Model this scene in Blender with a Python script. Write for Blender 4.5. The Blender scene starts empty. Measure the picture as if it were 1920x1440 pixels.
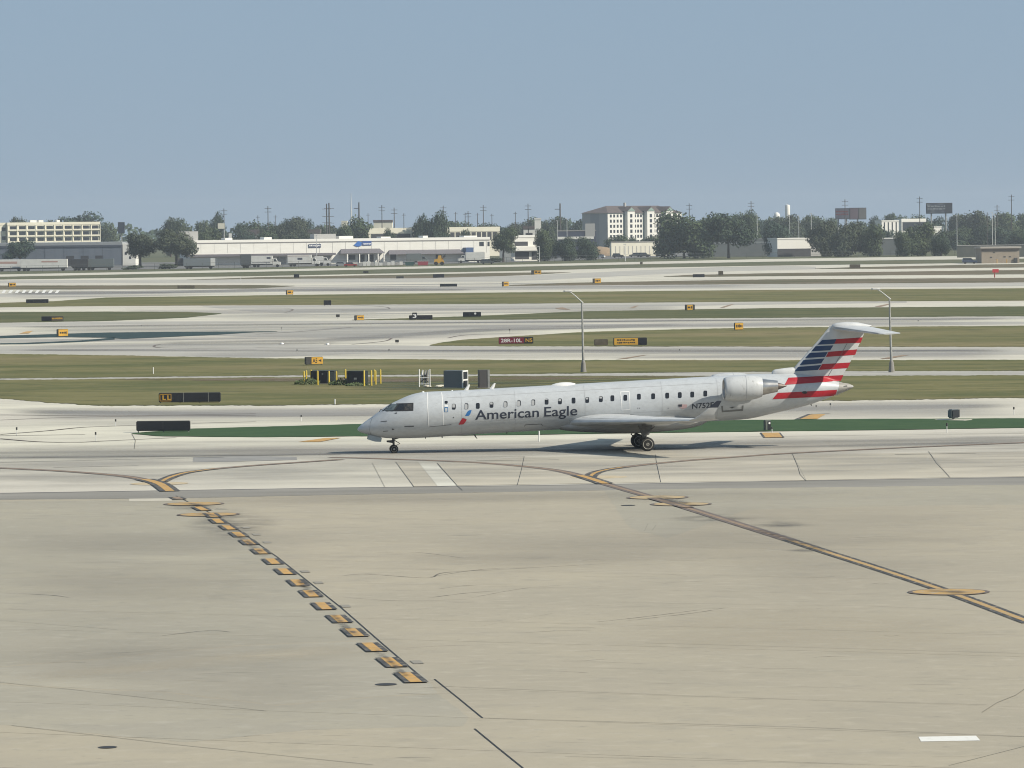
import bpy, bmesh, math, random
from mathutils import Vector, Matrix
random.seed(11)
S = bpy.context.scene
C = S.collection

# ------------------------------------------------------------------ camera
F, H, ROLL = 8000.0, 13.6, 0.0105            # focal length in photo pixels (1920 wide), eye height, roll
PITCH = math.atan(298.0 / F)
FWD = Vector((0, math.cos(PITCH), -math.sin(PITCH)))
U0 = Vector((0, math.sin(PITCH), math.cos(PITCH)))
RGT = Vector((1, 0, 0)) * math.cos(ROLL) - U0 * math.sin(ROLL)
UPV = Vector((1, 0, 0)) * math.sin(ROLL) + U0 * math.cos(ROLL)
EYE = Vector((0, 0, H))
cd = bpy.data.cameras.new('camera'); cam = bpy.data.objects.new('camera', cd); C.objects.link(cam)
cd.sensor_fit = 'HORIZONTAL'; cd.sensor_width = 36; cd.lens = 36 * F / 1920
cd.clip_start = 1; cd.clip_end = 30000
cam.matrix_world = Matrix(((RGT.x, UPV.x, -FWD.x, 0), (RGT.y, UPV.y, -FWD.y, 0), (RGT.z, UPV.z, -FWD.z, H), (0, 0, 0, 1)))
S.camera = cam

# ------------------------------------------------------------------ sky, sun, exposure
SUN_EL, SUN_AZ = math.radians(37), math.radians(110)     # azimuth clockwise from +Y
w = bpy.data.worlds.new('World'); S.world = w; w.use_nodes = True
nt = w.node_tree; bg = nt.nodes['Background']
sky = nt.nodes.new('ShaderNodeTexSky'); sky.sky_type = 'NISHITA'; sky.sun_disc = False
sky.sun_elevation = SUN_EL; sky.sun_rotation = SUN_AZ
sky.air_density = 1.0; sky.dust_density = 0.3; sky.ozone_density = 1.5; sky.altitude = 200
tint = nt.nodes.new('ShaderNodeMix'); tint.data_type = 'RGBA'; tint.blend_type = 'MULTIPLY'
tint.inputs[0].default_value = 1.0; tint.inputs[7].default_value = (0.85, 0.90, 1.0, 1)
hz = nt.nodes.new('ShaderNodeMix'); hz.data_type = 'RGBA'; hz.inputs[0].default_value = 0.90; hz.inputs[7].default_value = (3.14, 4.32, 5.70, 1)   # even summer haze over the clear sky
nt.links.new(sky.outputs[0], tint.inputs[6]); nt.links.new(tint.outputs[2], hz.inputs[6]); nt.links.new(hz.outputs[2], bg.inputs[0])
bg.inputs[1].default_value = 0.07
sd = bpy.data.lights.new('sun', 'SUN'); sun = bpy.data.objects.new('sun', sd); C.objects.link(sun)
sd.energy = 5.0; sd.angle = math.radians(0.53); sd.color = (1.0, 0.93, 0.80)
SV = Vector((math.sin(SUN_AZ) * math.cos(SUN_EL), math.cos(SUN_AZ) * math.cos(SUN_EL), math.sin(SUN_EL)))
sun.rotation_euler = (-SV).to_track_quat('-Z', 'Y').to_euler(); sun.location = SV * 60
S.cycles.use_denoising = True; S.cycles.filter_width = 1.05
S.view_settings.view_transform = 'Standard'; S.view_settings.look = 'None'
S.view_settings.gamma = 1; S.view_settings.exposure = 0.38

# ------------------------------------------------------------------ projection helpers (photo pixel -> place)
def ray(px, py):
    return FWD + RGT * ((px - 960) / F) - UPV * ((py - 720) / F)
def G(px, py, z=0.0):
    d = ray(px, py); t = (z - H) / d.z
    return EYE + d * t
def AT(px, py, Y):                            # point at depth Y
    d = ray(px, py); return EYE + d * (Y / d.y)
def hor(px): return 422 - ROLL * (px - 960)
def base(px, Y): return G(px, hor(px) + H * F / Y)

# ------------------------------------------------------------------ materials
MATS = {}
def mat(name, c, rough=0.7, c2=None, scale=1.0, detail=4, stretch=(1, 1, 1), metal=0.0, bump=0.0, bscale=None, spec=0.4, lo=0.35, hi=0.65, c3=None, scale3=0.1, lo3=.45, hi3=.6, emit=None, extra=()):
    if name in MATS: return MATS[name]
    k_ = 1.0 if metal > .5 or 'leaf' in name else .80                 # all paints and pavements measured a little too bright
    sc_ = lambda q: tuple(v * k_ for v in q) if q else q
    c, c2, c3 = sc_(c), sc_(c2), sc_(c3); extra = [(sc_(e_[0]), *e_[1:]) for e_ in extra]
    m = bpy.data.materials.new(name); m.use_nodes = True; MATS[name] = m
    t = m.node_tree; b = t.nodes['Principled BSDF']
    b.inputs['Base Color'].default_value = (*c, 1); b.inputs['Roughness'].default_value = rough
    b.inputs['Metallic'].default_value = metal; b.inputs['Specular IOR Level'].default_value = spec
    if c2 or bump:
        tc = t.nodes.new('ShaderNodeTexCoord'); mp = t.nodes.new('ShaderNodeMapping'); mp.inputs['Scale'].default_value = stretch
        t.links.new(tc.outputs['Object'], mp.inputs[0])
    def ramp(sc, l, h):
        n = t.nodes.new('ShaderNodeTexNoise'); n.inputs['Scale'].default_value = sc; n.inputs['Detail'].default_value = detail
        t.links.new(mp.outputs[0], n.inputs['Vector'])
        r = t.nodes.new('ShaderNodeMapRange'); r.inputs[1].default_value = l; r.inputs[2].default_value = h
        t.links.new(n.outputs[0], r.inputs[0]); return r
    if c2:
        mx = t.nodes.new('ShaderNodeMix'); mx.data_type = 'RGBA'
        mx.inputs[6].default_value = (*c, 1); mx.inputs[7].default_value = (*c2, 1)
        t.links.new(ramp(scale, lo, hi).outputs[0], mx.inputs[0]); out = mx.outputs[2]
        if c3:
            m3 = t.nodes.new('ShaderNodeMix'); m3.data_type = 'RGBA'; m3.inputs[7].default_value = (*c3, 1)
            t.links.new(out, m3.inputs[6]); t.links.new(ramp(scale3, lo3, hi3).outputs[0], m3.inputs[0]); out = m3.outputs[2]
        for cx_, sx_, lx_, hx_, kx_ in extra:
            m4 = t.nodes.new('ShaderNodeMix'); m4.data_type = 'RGBA'; m4.inputs[7].default_value = (*cx_, 1)
            k4 = t.nodes.new('ShaderNodeMath'); k4.operation = 'MULTIPLY'; k4.inputs[1].default_value = kx_
            t.links.new(ramp(sx_, lx_, hx_).outputs[0], k4.inputs[0]); t.links.new(out, m4.inputs[6]); t.links.new(k4.outputs[0], m4.inputs[0]); out = m4.outputs[2]
        t.links.new(out, b.inputs['Base Color'])
    if bump:
        n = t.nodes.new('ShaderNodeTexNoise'); n.inputs['Scale'].default_value = bscale or scale * 4; n.inputs['Detail'].default_value = 3
        t.links.new(mp.outputs[0], n.inputs['Vector'])
        bp = t.nodes.new('ShaderNodeBump'); bp.inputs['Strength'].default_value = bump; bp.inputs['Distance'].default_value = 0.1
        t.links.new(n.outputs[0], bp.inputs['Height']); t.links.new(bp.outputs[0], b.inputs['Normal'])
    if emit:
        b.inputs['Emission Color'].default_value = (*c, 1); b.inputs['Emission Strength'].default_value = emit
    return m

def stain(name, c, alpha, nscale=0.3, stretch=(1, 1, 1), edge=0.35, lo=.3, hi=.7, rough=.75, ufade=.06):
    """worn film on a strip: UV v runs across it, u along it; fades at both edges and breaks up with noise"""
    if name in MATS: return MATS[name]
    m = bpy.data.materials.new(name); m.use_nodes = True; MATS[name] = m
    c = tuple(v * .80 for v in c)
    t = m.node_tree; b = t.nodes['Principled BSDF']; b.inputs['Base Color'].default_value = (*c, 1); b.inputs['Roughness'].default_value = rough
    uv = t.nodes.new('ShaderNodeUVMap'); sp = t.nodes.new('ShaderNodeSeparateXYZ'); t.links.new(uv.outputs[0], sp.inputs[0])
    def fade(sock, e):
        a = t.nodes.new('ShaderNodeMath'); a.operation = 'PINGPONG'; a.inputs[1].default_value = 0.5; t.links.new(sock, a.inputs[0])
        r = t.nodes.new('ShaderNodeMapRange'); r.interpolation_type = 'SMOOTHSTEP'; r.inputs[2].default_value = max(e, .001); t.links.new(a.outputs[0], r.inputs[0]); return r.outputs[0]
    tc = t.nodes.new('ShaderNodeTexCoord'); mp = t.nodes.new('ShaderNodeMapping'); mp.inputs['Scale'].default_value = stretch
    t.links.new(tc.outputs['Object'], mp.inputs[0])
    n = t.nodes.new('ShaderNodeTexNoise'); n.inputs['Scale'].default_value = nscale; n.inputs['Detail'].default_value = 5
    t.links.new(mp.outputs[0], n.inputs['Vector'])
    r = t.nodes.new('ShaderNodeMapRange'); r.inputs[1].default_value = lo; r.inputs[2].default_value = hi; t.links.new(n.outputs[0], r.inputs[0])
    def mul(a, b2):
        k = t.nodes.new('ShaderNodeMath'); k.operation = 'MULTIPLY'; t.links.new(a, k.inputs[0])
        if isinstance(b2, float): k.inputs[1].default_value = b2
        else: t.links.new(b2, k.inputs[1])
        return k.outputs[0]
    al = mul(mul(mul(fade(sp.outputs[1], edge), fade(sp.outputs[0], ufade)), r.outputs[0]), float(alpha))
    t.links.new(al, b.inputs['Alpha']); return m

# ------------------------------------------------------------------ object helpers
def tag(o, label=None, cat=None, group=None, kind=None):
    if label: o['label'] = label
    if cat: o['category'] = cat
    if group: o['group'] = group
    if kind: o['kind'] = kind
    return o
def empty(name, loc, rz=0.0, parent=None):
    o = bpy.data.objects.new(name, None); C.objects.link(o); o.location = loc; o.rotation_euler = (0, 0, rz); o.empty_display_size = .2
    if parent: o.parent = parent
    return o
class MB:
    def __init__(s): s.v = []; s.f = []
    def add(s, vs, fs):
        k = len(s.v); s.v += [tuple(v) for v in vs]; s.f += [[i + k for i in f] for f in fs]; return s
    def box(s, a, b):
        (x0, y0, z0), (x1, y1, z1) = a, b
        return s.add([(x0, y0, z0), (x1, y0, z0), (x1, y1, z0), (x0, y1, z0), (x0, y0, z1), (x1, y0, z1), (x1, y1, z1), (x0, y1, z1)],
                     [(0, 3, 2, 1), (4, 5, 6, 7), (0, 1, 5, 4), (1, 2, 6, 5), (2, 3, 7, 6), (3, 0, 4, 7)])
    def tube(s, pts, r, n=8, cap=True):
        pts = [Vector(p) for p in pts]; rs = r if isinstance(r, (list, tuple)) else [r] * len(pts); rings = []
        for i, p in enumerate(pts):
            d = (pts[min(i + 1, len(pts) - 1)] - pts[max(i - 1, 0)]).normalized()
            a = d.orthogonal().normalized() if abs(d.z) > .9 else d.cross(Vector((0, 0, 1))).normalized(); b = d.cross(a)
            rings.append([p + (a * math.cos(t * 2 * math.pi / n) + b * math.sin(t * 2 * math.pi / n)) * rs[i] for t in range(n)])
        return s.loft(rings, cap)
    def loft(s, rings, cap=True):
        n = len(rings[0]); vs = [v for r in rings for v in r]
        fs = [(i * n + j, i * n + (j + 1) % n, (i + 1) * n + (j + 1) % n, (i + 1) * n + j) for i in range(len(rings) - 1) for j in range(n)]
        if cap: fs += [tuple(range(n))[::-1], tuple((len(rings) - 1) * n + j for j in range(n))]
        return s.add(vs, fs)
    def prism(s, poly, y0, y1):                # poly in (x, z), extruded along y
        n = len(poly); vs = [(x, y0, z) for x, z in poly] + [(x, y1, z) for x, z in poly]
        return s.add(vs, [tuple(range(n)), tuple(range(2 * n - 1, n - 1, -1))] + [(i, i + n, (i + 1) % n + n, (i + 1) % n) for i in range(n)])
    def mesh(s, name, m, smooth=False):
        me = bpy.data.meshes.new(name); me.from_pydata(s.v, [], s.f); me.update()
        bm = bmesh.new(); bm.from_mesh(me); bmesh.ops.recalc_face_normals(bm, faces=bm.faces); bm.to_mesh(me); bm.free()
        if m: me.materials.append(m)
        if smooth:
            me.polygons.foreach_set('use_smooth', [True] * len(me.polygons))
            try: me.set_sharp_from_angle(angle=math.radians(40))
            except Exception: pass
        return me
    def build(s, name, m, parent=None, smooth=False, bevel=0.0):
        me = s.mesh(name, m, smooth)
        if bevel:
            bm = bmesh.new(); bm.from_mesh(me)
            bmesh.ops.bevel(bm, geom=[e for e in bm.edges if e.is_manifold and e.calc_face_angle(0) > .6], offset=bevel, segments=2, affect='EDGES'); bm.to_mesh(me); bm.free()
        o = bpy.data.objects.new(name, me); C.objects.link(o); o.parent = parent; return o
def inst(name, me, parent=None, loc=(0, 0, 0), rz=0.0, sc=(1, 1, 1)):
    o = bpy.data.objects.new(name, me); C.objects.link(o); o.parent = parent; o.location = loc; o.rotation_euler = (0, 0, rz); o.scale = sc; return o
def copy_tree(o, parent=None):
    c = o.copy(); C.objects.link(c)
    if parent: c.parent = parent
    for ch in list(o.children): copy_tree(ch, c)
    return c
def lerp_poly(pts, x):
    for (x0, y0), (x1, y1) in zip(pts, pts[1:]):
        if x <= x1: return y0 + (y1 - y0) * (x - x0) / (x1 - x0)
    return pts[-1][1]
def sheet(name, poly, z, m, parent=None, thick=0.0):
    """flat sheet from world (x, y) points"""
    bm = bmesh.new(); vs = [bm.verts.new((p[0], p[1], z)) for p in poly]; f = bm.faces.new(vs)
    if f.normal.z < 0: f.normal_flip()
    bm.normal_update()
    if f.normal.z < 0: f.normal_flip()
    bmesh.ops.triangulate(bm, faces=bm.faces[:])
    me = bpy.data.meshes.new(name); bm.to_mesh(me); bm.free(); me.materials.append(m)
    o = bpy.data.objects.new(name, me); C.objects.link(o); o.parent = parent; return o
def pxsheet(name, pts, z, m, parent=None): return sheet(name, [G(*p) for p in pts], z, m, parent)
def band(name, top, bot, z, m, parent=None, step=14.0, jit=0.0, thick=0.0):
    """strip of ground between two photo polylines (x ascending); edges uneven by jit metres"""
    x0 = max(top[0][0], bot[0][0]); x1 = min(top[-1][0], bot[-1][0]); n = max(2, int((x1 - x0) / step)); vs = []; fs = []; uv = []
    ja = jb = 0.0
    for i in range(n + 1):
        x = x0 + (x1 - x0) * i / n; a = G(x, lerp_poly(top, x)); b = G(x, lerp_poly(bot, x))
        ja = ja * .6 + random.uniform(-jit, jit); jb = jb * .6 + random.uniform(-jit, jit)
        a.y += ja; b.y += jb
        if b.y > a.y: a.y = b.y = (a.y + b.y) / 2
        vs += [(a.x, a.y, z), ((a.x + b.x) / 2, (a.y + b.y) / 2, z + thick), (b.x, b.y, z)]; uv += [(i / n, 1), (i / n, .5), (i / n, 0)]
    for i in range(n):
        k = i * 3; fs += [(k + 1, k + 4, k + 3, k), (k + 2, k + 5, k + 4, k + 1)]
    me = bpy.data.meshes.new(name); me.from_pydata(vs, [], fs); me.update(); me.materials.append(m)
    ul = me.uv_layers.new(name='UVMap')
    for l in me.loops: ul.data[l.index].uv = uv[l.vertex_index]
    o = bpy.data.objects.new(name, me); C.objects.link(o); o.parent = parent; return o
def stroke(name, pts, width, z, m, parent=None, world=False, taper=False, smooth=True):
    """painted or sealed line of real width along photo points"""
    P = [Vector(p) if world else G(*p) for p in pts]
    if smooth and len(P) > 2:
        Q = []
        for i in range(len(P) - 1):
            p0, p1, p2, p3 = P[max(i - 1, 0)], P[i], P[i + 1], P[min(i + 2, len(P) - 1)]
            for k in range(8):
                t = k / 8; Q.append(.5 * ((2 * p1) + (p2 - p0) * t + (2 * p0 - 5 * p1 + 4 * p2 - p3) * t * t + (3 * p1 - p0 - 3 * p2 + p3) * t ** 3))
        P = Q + [P[-1]]
    vs = []; fs = []; uv = []; n = len(P)
    for i, p in enumerate(P):
        d = P[min(i + 1, n - 1)] - P[max(i - 1, 0)]; d.z = 0; d.normalize(); s = Vector((-d.y, d.x, 0)) * width / 2
        if taper: s *= max(.15, math.sin(math.pi * i / (n - 1)) ** .5)
        vs += [(p.x + s.x, p.y + s.y, z), (p.x - s.x, p.y - s.y, z)]; uv += [(i / (n - 1), 1), (i / (n - 1), 0)]
    for i in range(n - 1): fs.append((2 * i, 2 * i + 1, 2 * i + 3, 2 * i + 2))
    me = bpy.data.meshes.new(name); me.from_pydata(vs, [], fs); me.update()
    bm = bmesh.new(); bm.from_mesh(me)
    for f in bm.faces:
        if f.normal.z < 0: f.normal_flip()
    bm.to_mesh(me); bm.free(); me.materials.append(m)
    ul = me.uv_layers.new(name='UVMap')
    for l in me.loops: ul.data[l.index].uv = uv[l.vertex_index]
    o = bpy.data.objects.new(name, me); C.objects.link(o); o.parent = parent; return o
def text_mesh(txt, height, bold=0.0):
    cu = bpy.data.curves.new('t', 'FONT'); cu.body = txt; cu.size = 1; cu.offset = bold; cu.fill_mode = 'FRONT' if hasattr(cu, 'fill_mode') else 'BOTH'; cu.resolution_u = 4
    o = bpy.data.objects.new('t', cu); C.objects.link(o); bpy.context.view_layer.update()
    me = bpy.data.meshes.new_from_object(o.evaluated_get(bpy.context.evaluated_depsgraph_get()))
    bpy.data.objects.remove(o); bpy.data.curves.remove(cu)
    vs = [v.co.copy() for v in me.vertices]; fs = [list(p.vertices) for p in me.polygons]; bpy.data.meshes.remove(me)
    x0 = min(v.x for v in vs); x1 = max(v.x for v in vs)
    return [(v.x - x0, v.y) for v in vs], fs, x1 - x0

# ================================================================== GROUND
m_grass = mat('dry_grass', (.182, .170, .076), 1, (.108, .118, .048), .10, 10, (.45, 1, 1), bump=.8, bscale=3, spec=.1, c3=(.225, .192, .10), scale3=.03, lo3=.5, hi3=.68, lo=.4, hi=.62, extra=[((.075, .085, .038), .45, .52, .72, .75), ((.27, .23, .13), 1.1, .56, .75, .6)])
m_grass2 = mat('mown_green_grass', (.130, .132, .065), 1, (.088, .102, .048), .10, 10, (.45, 1, 1), bump=.8, bscale=3, spec=.1, lo=.4, hi=.62, extra=[((.065, .078, .038), .4, .52, .72, .7), ((.18, .165, .09), .8, .56, .75, .6)])
m_fargrass = mat('far_grass', (.105, .118, .068), 1, (.135, .132, .075), .05, 9, (.4, 1, 1), spec=.1, lo=.42, hi=.6)
m_brown = mat('brown_grass', (.175, .145, .10), 1, (.115, .112, .065), .06, 9, (.4, 1, 1), spec=.1, lo=.42, hi=.6)
m_dirt = mat('bare_soil', (.19, .145, .09), 1, (.13, .115, .06), .3, 6, spec=.1)
m_conc = mat('pale_concrete', (.655, .625, .515), .85, (.51, .485, .41), .16, 12, (.45, 1, 1), c3=(.56, .525, .45), scale3=.03, lo3=.42, hi3=.6, spec=.25, lo=.42, hi=.64, extra=[((.42, .395, .34), .7, .55, .78, .55), ((.72, .68, .58), 1.8, .55, .75, .5)])
def apron_mat(name, k, g):
    c = lambda a, b_, d: tuple(v * k * q for v, q in zip((a, b_, d), g))
    return mat(name, c(.480, .427, .322), .8, c(.427, .384, .297), .05, 12, (.8, 1, 1), c3=c(.45, .402, .31), scale3=.35, lo3=.42, hi3=.62, spec=.3, bump=.1, bscale=3, lo=.44, hi=.58, extra=[(c(.36, .33, .262), .75, .54, .76, .6), (c(.55, .495, .39), 1.6, .54, .74, .6), (c(.29, .268, .22), 3.2, .60, .76, .6)])
m_apron = apron_mat('tan_apron_concrete', .875, (1, 1, 1)); m_apron_g = apron_mat('grey_apron_concrete', .825, (.98, 1.01, 1.04)); m_apron_l = apron_mat('pale_grey_apron_concrete', .885, (.98, 1.01, 1.05)); m_apron_d = apron_mat('dull_grey_apron_concrete', .825, (.98, 1.01, 1.05))
m_asph = mat('grey_asphalt_strip', (.235, .225, .20), .85, (.30, .285, .255), .3, 9, (.25, 1, 1), spec=.2)
m_grey = mat('worn_grey_pavement', (.475, .455, .40), .85, (.385, .37, .335), .06, 9, (.12, 1, 1), spec=.25)
m_turf = mat('green_artificial_turf', (.050, .094, .048), 1, (.064, .110, .054), .4, 8, spec=.05)
m_teal = mat('dark_teal_turf', (.038, .066, .072), 1, (.052, .080, .082), .1, 4, (.2, 1, 1), spec=.05)
m_rubber = stain('tyre_rubber_film', (.17, .165, .16), .62, .05, (.25, 2, 1))
m_rubber2 = stain('dark_tyre_rubber', (.12, .115, .115), .85, .05, (.2, 2, 1), .4)
m_tar = mat('joint_tar', (.035, .036, .038), .7)
m_tar2 = mat('faded_joint', (.20, .185, .15), .9)
m_tar3 = mat('broken_joint_seal', (.09, .085, .075), .8, (.36, .32, .25), .5, 8, lo=.42, hi=.62)
m_yel = mat('airfield_yellow_paint', (.56, .32, .085), .75, (.43, .27, .10), 2.2, 9, lo=.42, hi=.66, extra=[((.42, .345, .245), 5.0, .55, .66, .85), ((.20, .15, .09), 1.1, .58, .76, .55)])
m_yelw = mat('worn_yellow_paint', (.31, .215, .135), .8, (.24, .175, .13), 1.5, 9, extra=[((.40, .35, .28), 3.0, .56, .70, .7)])
m_yelm = mat('dulled_yellow_paint', (.52, .32, .105), .8, (.40, .28, .13), 1.6, 9, extra=[((.40, .33, .24), 3.5, .5, .64, .8)])
m_blk = mat('black_border_paint', (.05, .052, .055), .8, (.11, .105, .095), 2.0, 9, lo=.45, hi=.7, extra=[((.36, .315, .245), 4.0, .56, .66, .8)])
m_blkw = mat('worn_black_border', (.125, .098, .088), .8, (.18, .15, .13), 1.2, 5)
m_skid = stain('thin_skid_mark', (.085, .08, .07), .75, 1.0, (.6, 2, 1), .45, .25, .6)
m_smudge = stain('oil_smudge', (.13, .125, .115), .55, .6, (1, 1, 1), .5, ufade=.45)

def struct(o): o['kind'] = 'structure'; return o
ground = struct(sheet('ground', [(-2600, -600), (2600, -600), (2600, 5200), (-2600, 5200)], -0.06, m_fargrass))
S1T = [(-300, 521), (0, 514.6), (480, 505.5), (960, 496.3), (1440, 485.6), (1840, 479.5), (2300, 472)]
far = [G(*p) for p in S1T]
airf = struct(sheet('taxiway_pavement', [(-900, -50), (900, -50)] + [(p.x, p.y) for p in reversed(far)], 0.0, m_conc))
# grass islands between the runways and taxiways: (name, top edge, bottom edge, material)
L = -300; R = 2300
ISL = [
 ([(L, 525), (0, 519), (480, 509.7), (960, 500.3), (1440, 490.7), (1840, 486), (R, 480)], [(L, 530), (0, 524.3), (480, 517.7), (960, 508.3), (1180, 502.5), (1440, 498), (1840, 493), (R, 488)], m_fargrass),
 ([(350, 524.6), (480, 520), (960, 511.3), (1070, 510.6)], [(350, 525), (480, 523), (800, 521.5), (960, 517), (1000, 515), (1070, 511)], m_brown),
 ([(1528, 503.8), (1600, 501), (1680, 499.5), (1840, 496), (1920, 495), (R, 490)], [(1528, 504.4), (1680, 504), (1920, 501.5), (R, 497)], m_brown),
 ([(L, 539), (0, 535.4), (200, 535.2), (480, 534.6), (552, 536)], [(L, 548), (0, 543), (200, 542.5), (480, 541), (552, 536.6)], m_brown),
 ([(1245, 518.3), (1290, 515.6), (1440, 512.5), (1920, 506.2), (R, 501)], [(1245, 519), (1340, 519), (1440, 518), (1920, 514.3), (R, 511)], m_brown),
 ([(955, 534.6), (1080, 530), (1440, 524), (1920, 521), (R, 518)], [(955, 536), (1100, 535), (1440, 532.5), (1920, 529.6), (R, 527)], m_brown),
 ([(L, 577), (0, 568), (100, 565), (200, 558), (480, 554), (960, 548.3), (1440, 543.8), (1920, 540.5), (R, 537)], [(L, 579), (0, 576.3), (100, 575), (200, 573.8), (480, 572.5), (960, 569.5), (1440, 565.5), (1920, 564), (R, 562)], m_grass),
 ([(L, 587), (0, 585.5), (200, 584.5), (350, 585), (415, 587.7)], [(L, 613), (0, 605.3), (200, 602), (350, 596), (415, 588.6)], m_grass2),
 ([(660, 599.8), (760, 597), (880, 593), (960, 589.5), (1100, 583.8), (1440, 578), (1920, 574.5), (R, 572)], [(660, 600.6), (760, 600.2), (960, 599.5), (1100, 598), (1440, 596), (1920, 593), (R, 590)], m_grass2),
 ([(806, 647), (830, 642), (870, 637), (960, 631), (1100, 622.4), (1300, 617), (1440, 614.5), (1920, 611), (R, 609)], [(806, 648), (960, 649.5), (1440, 650), (1920, 650.6), (R, 651)], m_grass),
 ([(L, 664), (0, 663.7), (240, 667), (480, 672), (960, 675.4), (1440, 675.6), (1920, 675), (R, 675)], [(L, 713), (0, 710), (480, 704.7), (960, 701.6), (1440, 697), (1540, 696), (1920, 695.5), (R, 695)], m_grass),
 ([(-120, 714), (0, 713), (480, 708), (960, 705.3), (1540, 705), (1920, 704), (R, 703)], [(-120, 732), (0, 747), (70, 753.5), (150, 759), (210, 761), (480, 760.6), (740, 757.6), (1400, 752.5), (1620, 751), (1920, 746), (R, 741)], m_grass),
]
for t, b, m in ISL: struct(band('grass_island', t, b, .03, m, step=4, jit=1.0 if t[1][1] < 560 else .5))
struct(band('bare_soil_strip', [(200, 711.5), (480, 709), (960, 706), (1400, 705.5)], [(200, 713), (300, 714), (560, 718), (800, 719), (960, 716), (1200, 709.5), (1400, 707)], .05, stain('bare_soil_film', (.19, .135, .085), .95, .25, (.4, 1, 1), .3), step=9, jit=.6))
struct(band('weedy_strip', [(640, 712), (900, 712), (1200, 711), (1500, 708)], [(640, 732), (900, 738), (1200, 722), (1500, 713)], .045, stain('weed_film', (.055, .075, .03), .8, .3, (.3, 1, 1), .3, .4, .62), step=9, jit=.5))
m_green_turf_l = [(247, 813.2), (262, 811.6), (355, 804.5), (480, 801), (671, 795.6), (1400, 788), (1640, 786), (1920, 784.8), (R, 782)]
struct(band('artificial_turf_island', m_green_turf_l, [(247, 813.8), (300, 818.5), (480, 820), (900, 816.8), (1140, 813.3), (1400, 809.8), (1640, 807), (1920, 802.4), (R, 797)], .03, m_turf, step=12, jit=.12))
tl = struct(band('teal_turf_island', [(-60, 631.5), (0, 630), (120, 626), (200, 623.8), (350, 622.4), (480, 621.7), (520, 621.5)], [(-60, 635.5), (0, 634.5), (110, 632.5), (200, 633.5), (230, 636), (300, 632.8), (400, 628.5), (480, 623.2), (520, 622)], .03, m_teal, step=8, jit=.3))
struct(band('teal_turf_strip', [(-60, 645), (50, 643), (150, 638.8), (215, 633)], [(-60, 646.5), (50, 645.5), (150, 641.5), (215, 637)], .03, m_teal, step=8, jit=.2))
# grey asphalt lanes and shoulders
for t, b in [
 ([(L, 532), (0, 526), (480, 523.2), (960, 517.6), (1300, 502.5), (1440, 498.5), (1530, 500)], [(L, 537), (0, 531), (480, 530), (960, 528), (1300, 511), (1440, 507), (1530, 505)]),
 ([(L, 556), (0, 551), (480, 542), (960, 536), (1440, 532.7), (1920, 530), (R, 527)], [(L, 561), (0, 557), (480, 547.5), (960, 543.5), (1440, 540), (1920, 536.5), (R, 533)]),
 ([(380, 574.6), (480, 573), (960, 569.7), (1440, 565.8), (1700, 565)], [(380, 575), (470, 584), (540, 588), (700, 586), (960, 580), (1440, 571), (1700, 567.5)]),
 ([(L, 615), (0, 606), (200, 603), (480, 602.3), (960, 600), (1440, 596.6), (1920, 593.3), (R, 590)], [(L, 620), (0, 614), (200, 610), (480, 607), (960, 606), (1440, 601), (1920, 598.5), (R, 595)]),
 ([(330, 626), (480, 624), (640, 614), (960, 609), (1440, 605), (1920, 603)], [(330, 626.5), (480, 632), (700, 634), (960, 618), (1440, 612), (1920, 608)]),
 ([(0, 649), (300, 645), (480, 645), (960, 650), (1440, 650.4), (1920, 651), (R, 651)], [(0, 663), (300, 667), (480, 671), (700, 662), (960, 661), (1440, 664), (1920, 665), (R, 665)]),
 ([(-100, 637), (0, 636), (200, 635.5), (330, 636), (480, 634)], [(-100, 643), (0, 643), (200, 640), (330, 638), (480, 634.5)]),
]: struct(band('worn_taxiway_lane', t, b, .006, m_grey, step=20, jit=.15))
struct(band('service_road', [(L, 713.5), (0, 710), (480, 704.7), (960, 701.6), (1440, 697), (1540, 696), (1920, 695.5), (R, 695)], [(L, 717), (0, 713), (480, 708), (960, 705.3), (1540, 705), (1920, 704), (R, 703)], .008, mat('service_road_asphalt', (.42, .405, .36), .9, (.36, .345, .31), .2, 6), step=20, jit=.05))
# tyre rubber on the lanes
for i, (t, b, m) in enumerate([
 ([(0, 766), (480, 773), (900, 771), (1400, 763), (1920, 755)], [(0, 776), (480, 783), (900, 782), (1400, 774), (1920, 767)], m_rubber),
 ([(L, 845), (0, 843), (480, 838), (960, 834), (1440, 826), (1920, 815), (R, 808)], [(L, 870), (0, 866), (480, 860), (960, 857), (1440, 845), (1920, 833), (R, 826)], m_rubber),
 ([(0, 855), (480, 851), (700, 846.5), (1100, 842), (1500, 835), (1920, 826)], [(0, 860), (480, 857), (700, 851.5), (1100, 847), (1500, 840.5), (1920, 832)], m_rubber2),
 ([(0, 545), (300, 545), (480, 540), (900, 541)], [(0, 554), (300, 551), (480, 547), (900, 546)], m_rubber2),
 ([(280, 643), (300, 640), (600, 634), (900, 614), (1300, 604)], [(280, 650), (300, 648), (600, 646), (900, 624), (1300, 612)], m_rubber),
 ([(0, 612), (480, 606), (960, 602), (1400, 599), (1920, 595)], [(0, 616), (480, 611), (960, 606), (1400, 602.5), (1920, 599)], m_rubber2),
 ([(0, 654), (480, 655), (960, 655), (1920, 655)], [(0, 659), (480, 660), (960, 661), (1920, 661)], m_rubber),
]): band('tyre_track', t, b, .010 + .001 * i, m, airf, step=25)
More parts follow.
